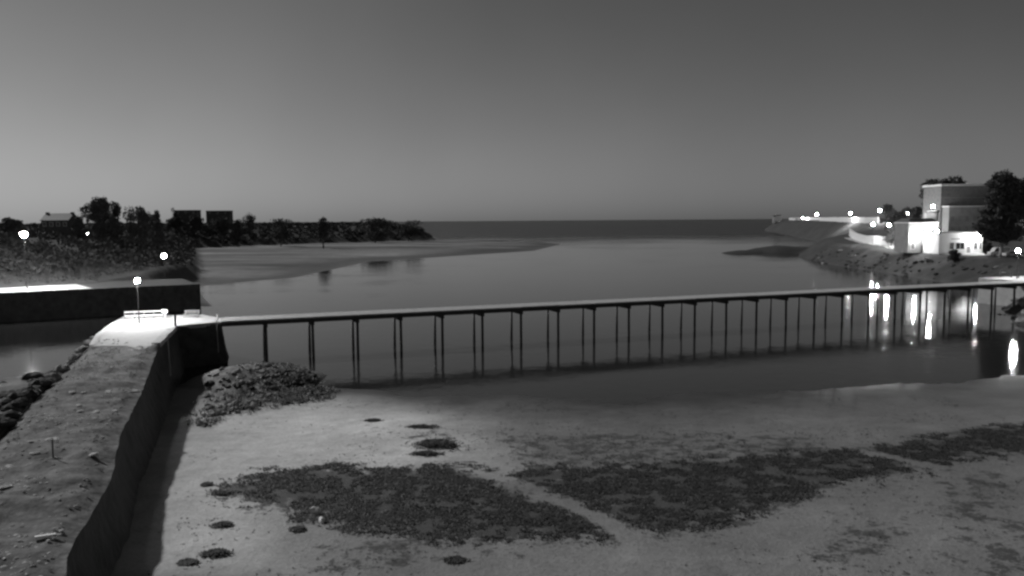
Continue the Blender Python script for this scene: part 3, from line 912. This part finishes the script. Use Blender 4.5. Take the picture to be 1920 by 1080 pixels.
# ------------------------------------------------------------------ foliage
def leaf_arrays(lobes, n, size, seed):
    g = np.random.default_rng(seed)
    w = np.array([l[3] * l[4] * l[5] for l in lobes]) ** .8; w = w / w.sum()
    ch = g.choice(len(lobes), n, p=w)
    Lb = np.array(lobes)[ch]
    d = g.normal(0, 1, (n, 3)); d /= np.linalg.norm(d, axis=1)[:, None]
    r = g.uniform(.45, 1.05, n)[:, None] ** .6
    nb = 10
    bump = 1 + .22 * np.sin(d[:, :1] * 5 + Lb[:, :1]) * np.cos(d[:, 1:2] * 6 + Lb[:, 1:2]) + .14 * np.sin(d[:, 2:3] * 9 + Lb[:, 2:3])
    c = Lb[:, :3] + d * r * bump * Lb[:, 3:6]
    u = g.normal(0, 1, (n, 3)); u /= np.linalg.norm(u, axis=1)[:, None]
    v = np.cross(u, g.normal(0, 1, (n, 3))); v /= np.linalg.norm(v, axis=1)[:, None]
    s = size * g.uniform(.5, 1.3, n)[:, None]
    V = np.stack([c - u * s, c - v * s * .55, c + u * s, c + v * s * .55], 1).reshape(-1, 3)
    return V, np.arange(n * 4).reshape(n, 4)

def tree(name, base, Htot, W, trunk, label, cat="tree", n=3000, size=.3, seed=1, m="leaf", bark="bark", lobes=None, group=None, depth=None):
    e_ = empty(name, base, 0, label, cat, group)
    g = random.Random(seed)
    depth = depth or W * .8
    if lobes is None:
        lobes = []
        for k in range(17):
            a = g.uniform(0, 6.28); rr = g.uniform(.0, .33)
            f = g.uniform(.15, .85)
            q = 1 - .5 * abs(f - .45)
            lobes.append((math.cos(a) * W * rr * q, math.sin(a) * depth * rr * q, trunk + (Htot - trunk) * f, W * g.uniform(.14, .24), depth * g.uniform(.14, .24), (Htot - trunk) * g.uniform(.1, .17)))
    V, Fq = leaf_arrays(lobes, int(n * 1.7), size * 1.15, seed)
    mesh_obj("crown", V, Fq, M[m], e_)
    mb = MB(); r0 = max(.12, Htot * .022)
    top = trunk + (Htot - trunk) * .35
    mb.tube([(0, 0, -.5), (g.uniform(-.1, .1), g.uniform(-.1, .1), trunk * .6), (g.uniform(-.3, .3), g.uniform(-.3, .3), top)], [r0 * 1.3, r0, r0 * .5], 8)
    tr = mb.build("trunk", M[bark], e_, True)
    for lb in lobes[:6]:
        MB().tube([(0, 0, trunk * .8), (lb[0] * .5, lb[1] * .5, (trunk * .8 + lb[2]) / 2 + .2), (lb[0], lb[1], lb[2])], [r0 * .5, r0 * .32, r0 * .12], 6).build("limb", M[bark], tr, True)
    return e_

def tree_px(name, px0, px1, ytop, Y, label, trunk=.1, **kw):
    """tree whose crown spans px0..px1 and tops out at ytop, standing on the ground at depth Y"""
    p = atY((px0 + px1) / 2, ytop, Y); W = (px1 - px0) / F * Y
    z = hgt(p.x, p.y)
    return tree(name, (p.x, p.y, z), p.z - z, W, (p.z - z) * trunk, label, **kw)

tree_px("broadleaf_tree", 152, 228, 364, 262, "tallest dark rounded tree on the left hill's skyline", seed=3, n=4200, size=.32, m="leaf_dark")
tree_px("broadleaf_tree", 195, 232, 372, 275, "narrower tree leaning against the tallest tree on the left hill", seed=4, n=2200, size=.3, m="leaf_dark")
tree_px("broadleaf_tree", 228, 256, 381, 285, "small thin crowned tree right of the tallest hill tree", seed=5, n=900, size=.3)
tree_px("broadleaf_tree", 240, 292, 384, 270, "low broad tree between the tallest hill tree and the flat-roofed houses", seed=6, n=2600, size=.3)
tree_px("broadleaf_tree", 280, 312, 393, 280, "rounded bushy tree on the slope left of the flat-roofed houses", seed=7, n=1500, size=.3)
tree_px("broadleaf_tree", 318, 336, 386, 530, "slim little tree at the corner of the first flat-roofed house", seed=8, n=900, size=.28)
tree_px("broadleaf_tree", 452, 488, 392, 560, "round tree just beyond the second flat-roofed house", seed=9, n=1500, size=.34)
tree_px("broadleaf_tree", 586, 624, 401, 480, "lone round bush on the bare skyline of the headland", cat="bush", seed=10, n=1500, size=.45, trunk=.15, m="leaf_dark")
tree_px("broadleaf_tree", 660, 745, 407, 600, "wide low thicket crowning the headland's end", cat="bush", seed=11, n=2200, size=.6, trunk=.1)
tree_px("broadleaf_tree", 730, 800, 411, 640, "low thicket on the last seaward slope of the headland", cat="bush", seed=12, n=1700, size=.6, trunk=.1, m="leaf_dark")
for px0, px1, yt, lb in ((305, 345, 405, "low bush before the first flat-roofed house"), (345, 392, 402, "wide bush hiding the foot of both flat-roofed houses"), (390, 440, 404, "bush before the second flat-roofed house"), (425, 462, 402, "bush between the second flat-roofed house and the round tree"), (490, 560, 407, "long low thicket on the skyline beyond the round tree")):
    tree_px("hedge_bush", px0, px1, yt, 520, lb, cat="bush", seed=px0, n=1500, size=.5, trunk=.06, m="leaf_dark")
tree_px("broadleaf_tree", -10, 40, 408, 250, "broad dark tree beside the left house on the hill", seed=13, n=2200, size=.3, m="leaf_dark")
tree_px("broadleaf_tree", 126, 160, 404, 258, "low dark tree between the left house and the tallest tree", seed=14, n=1400, size=.3, m="leaf_dark")

# scrub and hedges over the left hill: one mass
N = 15000
sx = rng.uniform(-360, -60, N); sy = rng.uniform(150, 760, N)
s = sdist(sx, sy, HILL)
keep = (s > np.where(sy < 195, 14, 3) + rng.uniform(-2, 4, N)) & (s < 150) & (fbm(sx / 16, sy / 16, 101) > .24)
sx, sy = sx[keep], sy[keep]
sz = height(sx, sy)
tx_ = rng.uniform(-185, -78, 5200); ty_ = rng.uniform(90, 200, 5200)
ts = sdist(tx_, ty_, HILL); tk = (ts > 5) & (ts < 20)
nb_ = len(sx)
sx, sy = np.concatenate([sx, tx_[tk]]), np.concatenate([sy, ty_[tk]]); sz = height(sx, sy)
VV = []; FF = []; off = 0
for i in range(len(sx)):
    r = rng.uniform(1.2, 2.6); hh = rng.uniform(.9, 2.0) * (1 if sy[i] < 400 else .8)
    nl = 46 if sy[i] < 350 else 26
    if i >= nb_: r *= .35; hh *= .3; nl = 14
    V, Fq = leaf_arrays([(sx[i], sy[i], sz[i] + hh * .4, r, r, hh)], nl, (.22 if i >= nb_ else .5) if sy[i] < 350 else .8, i)
    VV.append(V); FF.append(Fq + off); off += len(V)
tag(mesh_obj("hillside_scrub", np.concatenate(VV), np.concatenate(FF), M["leaf_dark"]), "dark scrub and hedges covering the left hillside", "scrub", kind="stuff")

# right bank trees
tree_px("broadleaf_tree", 1822, 1945, 320, 214, "huge dark tree towering over the parked cars", seed=21, n=17000, size=.36, m="leaf_dark", bark="pale_bark", trunk=.1)
tree_px("broadleaf_tree", 1895, 1990, 318, 232, "second tall dark tree behind the huge one by the cars", seed=22, n=9000, size=.36, m="leaf_dark", trunk=.1)
tree_px("broadleaf_tree", 1726, 1812, 322, 318, "tall spreading tree rising behind the big grey building", seed=23, n=8000, size=.45, m="leaf_dark", trunk=.2)
tree_px("broadleaf_tree", 1650, 1702, 384, 315, "dark rounded tree on the slope above the shore road", seed=24, n=4500, size=.36, m="leaf_dark", trunk=.15)
tree_px("broadleaf_tree", 1688, 1742, 382, 325, "dark tree on the slope behind the stone house", seed=25, n=4500, size=.36, m="leaf_dark", trunk=.15)
tree_px("broadleaf_tree", 1655, 1690, 412, 300, "smaller pale lit shrub above the shore road wall", cat="bush", seed=26, n=900, size=.3, trunk=.1)
tree_px("broadleaf_tree", 1772, 1806, 467, 219, "low dark bush on the bank in front of the white café", cat="bush", seed=27, n=900, size=.22, trunk=.05, m="leaf_dark")
tree_px("broadleaf_tree", 1843, 1868, 452, 220, "dark bush at the white café's right corner", cat="bush", seed=28, n=1100, size=.24, trunk=.08, m="leaf_dark")
tree_px("broadleaf_tree", 1838, 1856, 440, 240, "narrow shrub against the café's end wall", cat="bush", seed=29, n=900, size=.24, trunk=.1)

# ------------------------------------------------------------------ buildings
def framed_window(parent, x, z, w, h, y, fm="white", glass="pane"):
    f = MB()
    t = .09
    f.box(x - w / 2 - t, x - w / 2, y - .09, y + .05, z - t, z + h + t).box(x + w / 2, x + w / 2 + t, y - .09, y + .05, z - t, z + h + t)
    f.box(x - w / 2, x + w / 2, y - .09, y + .05, z - t, z).box(x - w / 2, x + w / 2, y - .09, y + .05, z + h, z + h + t)
    o = f.build("window", M[fm], parent)
    MB().box(x - w / 2, x - .03, y - .03, y + .04, z, z + h).build("pane", M[glass], o)
    MB().box(x + .03, x + w / 2, y - .03, y + .04, z, z + h).build("pane", M[glass], o)
    MB().box(x - .03, x + .03, y - .07, y + .05, z, z + h).build("mullion", M[fm], o)

def house(name, pxl, pxr, ytop, Y, label, roof="gable", depth=7.0, wallh=None, rz=0.0, wall="dark_wall", chim=(), wins=2, storeys=1, z=None):
    pl_, pr_ = atY(pxl, ytop, Y), atY(pxr, ytop, Y)
    cx = (pl_.x + pr_.x) / 2; W = pr_.x - pl_.x
    z = hgt(cx, Y + depth / 2) - .6 if z is None else z
    top = pl_.z - z
    e_ = empty(name, (cx, Y, z), rz, label, "house")
    wh = top - (2.2 if roof == "gable" else .35)
    if wallh: wh = wallh
    MB().box(-W / 2, W / 2, 0, depth, 0, wh).build("wall", M[wall], e_)
    if roof == "gable":
        ov = .25
        pr = [(-ov, wh - .15), (depth / 2, top), (depth + ov, wh - .15), (depth + ov, wh + .05), (depth / 2, top + .2), (-ov, wh + .05)]
        V = [(-W / 2 - ov, p[0], p[1]) for p in pr] + [(W / 2 + ov, p[0], p[1]) for p in pr]
        k = 6
        Fc = [tuple(range(k)), tuple(reversed(range(k, 2 * k)))] + [(i, k + i, k + (i + 1) % k, (i + 1) % k) for i in range(k)]
        rf = mesh_obj("roof", V, Fc, M["slate"], e_)
        for sx_ in (-1, 1):
            V = [(sx_ * (W / 2 - .02), 0, wh), (sx_ * (W / 2 - .02), depth, wh), (sx_ * (W / 2 - .02), depth / 2, top - .02), (sx_ * (W / 2 - .3), 0, wh), (sx_ * (W / 2 - .3), depth, wh), (sx_ * (W / 2 - .3), depth / 2, top - .02)]
            mesh_obj("gable_wall", V, [(0, 1, 2), (5, 4, 3), (0, 3, 4, 1), (1, 4, 5, 2), (2, 5, 3, 0)], M[wall], e_)
    else:
        rf = MB().bbox(-W / 2 - .2, W / 2 + .2, -.2, depth + .2, wh + .003, top, .08).build("roof", M["slate"], e_)
    for cxp in chim:
        MB().box(cxp * W / 2 - .4, cxp * W / 2 + .4, depth / 2 - .5, depth / 2 + .5, top - .8, top + .55).build("chimney", M["stone"], rf)
    for st in range(storeys):
        for i in range(wins):
            x = W * ((i + .5) / wins - .5)
            framed_window(e_, x, wh - 1.9 - st * 2.7, 1.0, 1.25, 0)
    return e_
house("house", 76, 127, 401, 268, "long gabled house with end chimneys on the left hill", chim=(-.93, .93), wins=4)
house("house", 327, 369, 394, 540, "first flat-roofed house on the hill skyline beside the slim tree", roof="flat", wins=3)
house("house", 386, 430, 395, 570, "second flat-roofed house on the hill skyline beyond the first", roof="flat", wins=3)

# --- right bank
def block(parent, name, pxl, pxr, ytop, Y, z0, depth, m, off):
    a, b = atY(pxl, ytop, Y), atY(pxr, ytop, Y)
    MB().box(a.x - off[0], b.x - off[0], Y - off[1], Y + depth - off[1], 0, a.z - z0).build(name, M[m], parent)
    return a.x - off[0], b.x - off[0], Y - off[1], a.z - z0

# white café
z0 = 6.0
oc_ = atY(1800, 470, 237); off = (oc_.x, 237)
cafe = empty("cafe", (off[0], off[1], z0), 0, "long white floodlit café with dark picture windows by the shore road", "building")
x0, x1, yf, top = block(cafe, "wall", 1761, 1843, 437, 237, z0, 9, "render", off)
MB().bbox(x0 - .25, x1 + .25, yf - .3, yf + 9.2, top + .003, top + .28, .06).build("flat_roof", M["greywall"], cafe)
def pxx(px, Y, off): return atY(px, 440, Y).x - off[0]
def pzz(py, Y, z0_, px=1800): return atY(px, py, Y).z - z0_
for a, b in ((1782, 1789), (1793, 1809), (1827, 1833), (1837, 1841)):
    xa, xb = pxx(a, 237, off), pxx(b, 237, off)
    zb, zt = pzz(467, 237, z0), pzz(455, 237, z0)
    framed_window(cafe, (xa + xb) / 2, zb, (xb - xa), zt - zb, yf - .003, fm="render")
MB().box(pxx(1784, 237, off), pxx(1802, 237, off), yf - .12, yf - .003, pzz(449, 237, z0), pzz(447, 237, z0)).build("name_board", M["greywall"], cafe)
xa = pxx(1817, 237, off)
dr = MB().box(xa - .5, xa + .5, yf - .06, yf - .003, 0, 2.2).build("door", M["greywall"], cafe)
MB().box(xa + .32, xa + .38, yf - .12, yf - .062, .95, 1.15).build("handle", M["steel"], dr)
# stone house with lit front
oc2 = atY(1732, 470, 247); off2 = (oc2.x, 247)
sh_ = empty("stone_house", (off2[0], off2[1], z0), 0, "narrow house with pale cornice and strongly lit lower front", "house")
x0, x1, yf, top = block(sh_, "wall", 1704, 1759, 419, 247, z0, 9, "greywall", off2)
MB().bbox(x0 - .2, x1 + .2, yf - .25, yf + 9.2, top + .003, top + .35, .08).build("cornice", M["render"], sh_)
mb = MB(); zr = top + .353
V = [(x0, yf, zr), (x1, yf, zr), (x1, yf + 9, zr), (x0, yf + 9, zr), (x0 + 1.2, yf + 1.5, zr + 1.2), (x1 - 1.2, yf + 1.5, zr + 1.2), (x1 - 1.2, yf + 7.5, zr + 1.2), (x0 + 1.2, yf + 7.5, zr + 1.2)]
mb.add(V, [(3, 2, 1, 0), (4, 5, 6, 7), (0, 1, 5, 4), (1, 2, 6, 5), (2, 3, 7, 6), (3, 0, 4, 7)]).build("mansard_roof", M["slate"], sh_)
MB().box(x0 - .06, x1 + .06, yf - .1, yf - .003, 4.9, 5.15).build("string_course", M["render"], sh_)
for i in range(3):
    x = x0 + (x1 - x0) * (i + .5) / 3
    framed_window(sh_, x, 6.0, .95, 1.5, yf - .003)
    if i != 1: framed_window(sh_, x, 1.2, 1.0, 1.7, yf - .003)
d_ = MB().box((x0 + x1) / 2 - .55, (x0 + x1) / 2 + .55, yf - .07, yf - .003, 0, 2.3).build("door", M["dark_steel"], sh_)
def wall_lamp(px, py, Y, power, label, ext=1.0, r=.22):
    p = atY(px, py, Y)
    e_ = empty("wall_lamp", (p.x, p.y, p.z), 0, label, "lamp")
    MB().tube([(0, 0, 0), (0, -ext * .7, .25), (0, -ext, .1)], .035, 6).build("bracket", M["dark_steel"], e_)
    MB().ball((0, -ext, -.1), r, r, r, 10, 7).build("lantern", emit("wall_lamp_glass", power / (4 * math.pi ** 2 * r * r)), e_, True)
    return e_
wall_lamp(1711, 441, 246.9, 3500, "left bracket lamp glaring on the stone house front", 2.4, .3)
wall_lamp(1750, 433, 246.9, 5000, "right bracket lamp glaring on the stone house front", 2.4, .3)
wall_lamp(1826, 441, 236.6, 3000, "bracket lamp lighting the white café front", 2.2, .2)
# round tower with its roof lamp
pt = atY(1753, 394, 266)
tw = empty("round_tower", (pt.x, 268, 6.0), 0, "grey round tower with flat cap behind the stone house", "tower")
MB().tube([(0, 0, 0), (0, 0, pt.z - 6 - .8)], [2.25, 2.1], 20).build("shaft", M["greywall"], tw, False)
MB().tube([(0, 0, pt.z - 6 - .797), (0, 0, pt.z - 6 - .4), (0, 0, pt.z - 6)], [2.3, 2.45, 2.45], 20).build("cap", M["stone"], tw, False)
for a in range(3):
    MB().box(-.25, .25, -2.28, -2.05, 2 + a * 3, 3.2 + a * 3).build("window", M["pane"], tw)
pl = atY(1749, 387, 264)
street_lamp(pl, (pl.x, pl.y, pt.z - .1), 2600, "glaring lamp on top of the round tower", r=.42)
# large grey building
oc3 = atY(1815, 440, 282); off3 = (oc3.x, 282)
big = empty("grey_building", (off3[0], off3[1], 7.0), 0, "large grey multi-storey building with pale top cornice beside the huge tree", "building")
x0, x1, yf, top = block(big, "main_wall", 1765, 1868, 349, 282, 7.0, 12, "stone", off3)
MB().bbox(x0 - .35, x1 + .35, yf - .4, yf + 12.3, top + .003, top + .75, .15).build("cornice", M["render"], big)
MB().box(x0 - .08, x1 + .08, yf - .12, yf - .003, top - 4.2, top - 3.9).build("string_course", M["greywall"], big)
a_, b_ = pxx(1779, 277, off3), pxx(1862, 277, off3)
zt = pzz(388, 277, 7.0)
MB().box(a_, b_, yf - 4.5, yf - .003, 0, zt).build("front_wing", M["greywall"], big)
MB().bbox(a_ - .2, b_ + .2, yf - 4.75, yf - .003, zt + .003, zt + .4, .08).build("parapet", M["render"], big)
for r_ in range(3):
    for i in range(6):
        framed_window(big, a_ + (b_ - a_) * (i + .5) / 6, 1.2 + r_ * 3.6, 1.05, 1.8, yf - 4.503, fm="greywall", glass="shutter")
for i in range(7):
    framed_window(big, x0 + (x1 - x0) * (i + .5) / 7, top - 3.1, 1.1, 1.7, yf - .003, fm="stone", glass="shutter")
    framed_window(big, x0 + (x1 - x0) * (i + .5) / 7, top - 6.6, 1.1, 1.7, yf - .003, fm="stone", glass="shutter")

# shore road shelf with its lit retaining wall
def strip(name, path, w0, w1, m, zoff=.06, label=None, kind="structure"):
    V = []; Fc = []
    P_ = [Vector(p) for p in path]
    for i, p in enumerate(P_):
        d = (P_[min(i + 1, len(P_) - 1)] - P_[max(i - 1, 0)]).normalized(); nn = Vector((-d.y, d.x))
        for k in range(7):
            q_ = p + nn * (w0 + (w1 - w0) * k / 6)
            V.append((q_.x, q_.y, hgt(q_.x, q_.y) + zoff))
    for i in range(len(P_) - 1):
        for k in range(6):
            Fc.append((i * 7 + k, (i + 1) * 7 + k, (i + 1) * 7 + k + 1, i * 7 + k + 1))
    o = mesh_obj(name, V, Fc, m); o["kind"] = kind
    return o
def dense(path, st=3.0):
    out = []
    for i in range(len(path) - 1):
        a, b = Vector(path[i]), Vector(path[i + 1]); k = max(1, int((b - a).length / st))
        out += [a.lerp(b, j / k) for j in range(k)]
    return out + [Vector(path[-1])]
ROAD = dense([(160, 212), (138, 216), (128, 226), (126, 255), (133, 280), (140, 304), (149, 342), (158, 380)])
strip("shore_road", ROAD, .4, -10, M["pale_road"], .14)
def long_wall(name, path, h, label, m, thick=.6, seg=5.0, base=-.6, zf=None):
    P_ = dense(path, seg)
    e_ = empty(name, (P_[0].x, P_[0].y, 0), 0, label, "wall")
    for i in range(len(P_) - 1):
        a, b = P_[i], P_[i + 1]; d = (b - a).normalized(); nn = Vector((-d.y, d.x)) * thick
        za, zb = (hgt(a.x, a.y), hgt(b.x, b.y)) if zf is None else (zf(a), zf(b))
        vs = [a, b, b + nn, a + nn]; zz = [za, zb, zb, za]
        V = [(v.x, v.y, z + base) for v, z in zip(vs, zz)] + [(v.x, v.y, z + h) for v, z in zip(vs, zz)]
        local(MB().add(V, [(3, 2, 1, 0), (4, 5, 6, 7), (0, 1, 5, 4), (1, 2, 6, 5), (2, 3, 7, 6), (3, 0, 4, 7)]).build("wall_panel", m), e_)
    return e_
long_wall("retaining_wall", [(137, 258), (141, 285), (147, 320), (154, 352), (164, 388)], 3.3, "floodlit pale retaining wall along the shore road", M["render"])
long_wall("added_shade_kerb", [(138, 216.6), (128.5, 226.5), (126.6, 255), (133.6, 280), (140.6, 304), (149.6, 342), (158.6, 380)], .22, "low kerb wall added along the seaward road edge to shade the slope", M["stone"], thick=-.35)  # added kerb, meant to keep road lamp light off the slope below
long_wall("sea_wall", [(217, 474), (222, 503), (246, 600), (304, 790), (371, 965), (387, 1060), (398, 1150)], 3.4, "floodlit white sea wall running out along the headland", M["render"], base=-1.5, seg=16)
# headland hut and lit house
hp = atY(1458, 404, 1095)
ht = empty("headland_hut", (hp.x, 1095, hgt(hp.x, 1095) - .5), 0, "small dark hut at the very tip of the far headland", "hut")
hz = hp.z - ht.location.z
MB().box(-5, 5, 0, 6, 0, hz - .8).build("wall", M["greywall"], ht)
MB().prism([(-5.6, hz - .79), (5.6, hz - .79), (3.4, hz + .8), (-3.4, hz + .8)], -.5, 6.5).build("roof", M["slate"], ht)
hp = atY(1498, 409, 1000)
lh = empty("lit_house", (hp.x, 1000, hgt(hp.x, 1000) - .5), 0, "small white lit house on the headland beside the farthest lamp", "house")
hz = hp.z - lh.location.z
MB().box(-5, 5, 0, 6, 0, hz - .3).build("wall", M["render"], lh)
MB().bbox(-5.4, 5.4, -.4, 6.4, hz - .297, hz, .08).build("flat_roof", M["slate"], lh)
for x in (-2.6, 2.6): framed_window(lh, x, hz - 2.4, 1.2, 1.3, -.003)

# ------------------------------------------------------------------ vehicles
def car(px, py, Y, rz, label, m, van=False):
    p = atY(px, py, Y); z = hgt(p.x, p.y) + .13
    e_ = empty("parked_van" if van else "parked_car", (p.x, p.y, z), rz, label, "van" if van else "car", )
    if van:
        prof = [(-2.5, .35), (2.4, .35), (2.5, .8), (2.35, 1.15), (1.7, 1.3), (1.15, 2.2), (.8, 2.4), (-2.3, 2.42), (-2.5, 2.1)]
        gl = [[(1.55, 1.35), (1.1, 2.1), (.45, 2.1), (.45, 1.35)]]
        hw = .98
    else:
        prof = [(-2.05, .35), (2.05, .35), (2.1, .7), (1.95, .88), (1.05, .98), (.45, 1.42), (-.9, 1.46), (-1.6, 1.05), (-2.05, .98), (-2.12, .7)]
        gl = [[(.9, 1.0), (.42, 1.36), (-.2, 1.38), (-.2, 1.0)], [(-.28, 1.0), (-.28, 1.38), (-.88, 1.4), (-1.4, 1.04)]]
        hw = .86
    MB().prism(prof, -hw, hw).build("body", M[m], e_)
    for g_ in gl:
        for sy_ in (-1, 1):
            y_ = sy_ * hw
            MB().prism(g_, y_ - .012, y_ + .012).build("side_window", M["pane"], e_)
    for x in (-1.3, 1.35):
        for sy_ in (-1, 1):
            w_ = MB(); w_.tube([(x, sy_ * (hw - .16), .33), (x, sy_ * (hw + .03), .33)], .33, 14); o = w_.build("wheel", M["tyre"], e_)
            MB().tube([(x, sy_ * (hw + .032), .33), (x, sy_ * (hw + .05), .33)], .19, 10).build("rim", M["steel"], o)
    fx = 2.42 if van else 2.06
    for sy_ in (-1, 1):
        MB().box(fx - .02, fx + .06, sy_ * .6 - .15, sy_ * .6 + .15, .68, .84).build("headlight", M["white"], e_)
    return e_
car(1696, 450, 268, RAD(80), "white van parked on the shore road before the retaining wall", "car_pale", True)
car(1872, 472, 216, RAD(176), "pale parked van under the huge tree", "car_pale", True)
car(1897, 474, 212, RAD(3), "pale parked car ahead of the van under the huge tree", "car_pale")
car(1935, 474, 210, RAD(3), "grey parked car beyond the pale car under the tree", "car_grey")
# bollards on the lit ramp
for i, (px, py) in enumerate([(1876, 518), (1896, 520), (1910, 521)]):
    p = at(px, py, 5)
    e_ = empty("bollard", (p.x, p.y, hgt(p.x, p.y)), 0, "waist-high bollard on the lit ramp by the bridge landing", "bollard", "bollards on the lit ramp")
    MB().tube([(0, 0, -.2), (0, 0, 5.9 - hgt(p.x, p.y))], [.12, .1], 10).build("shaft", M["dark_steel"], e_)
    MB().ball((0, 0, 5.95 - hgt(p.x, p.y)), .13, .13, .1, 10, 6).build("cap", M["dark_steel"], e_, True)
# rocks at the right bank
k = 0
for i in range(900):
    if k >= 150: break
    y = rnd.uniform(175, 330); x = rnd.uniform(100, 132)
    s_ = float(sdist(np.array([x]), np.array([y]), RLAND)[0])
    if s_ < -1 or s_ > 8.5: continue
    r = rnd.uniform(.35, 1.0)
    me = STONES[rnd.randrange(6)] if rnd.random() < .12 else DSTONES[rnd.randrange(4)]
    place("slope_rock", me, (x, y, hgt(x, y)), r, "rock on the stony slope between the shore road and the water", "rock", "rocks on the slope below the shore road")
    k += 1
k = 0
for i in range(500):
    if k >= 60: break
    y = rnd.uniform(112, 172); x = rnd.uniform(76, 108)
    s_ = float(sdist(np.array([x]), np.array([y]), RLAND)[0])
    if s_ < -1.5 or s_ > 6: continue
    r = rnd.uniform(.4, 1.1)
    me = STONES[rnd.randrange(6)] if rnd.random() < .6 else DSTONES[rnd.randrange(4)]
    place("bank_rock", me, (x, y, hgt(x, y) + r * .1), r, "rock on the bank below the bridge's far landing", "rock", "rocks on the right bank by the bridge")
    k += 1
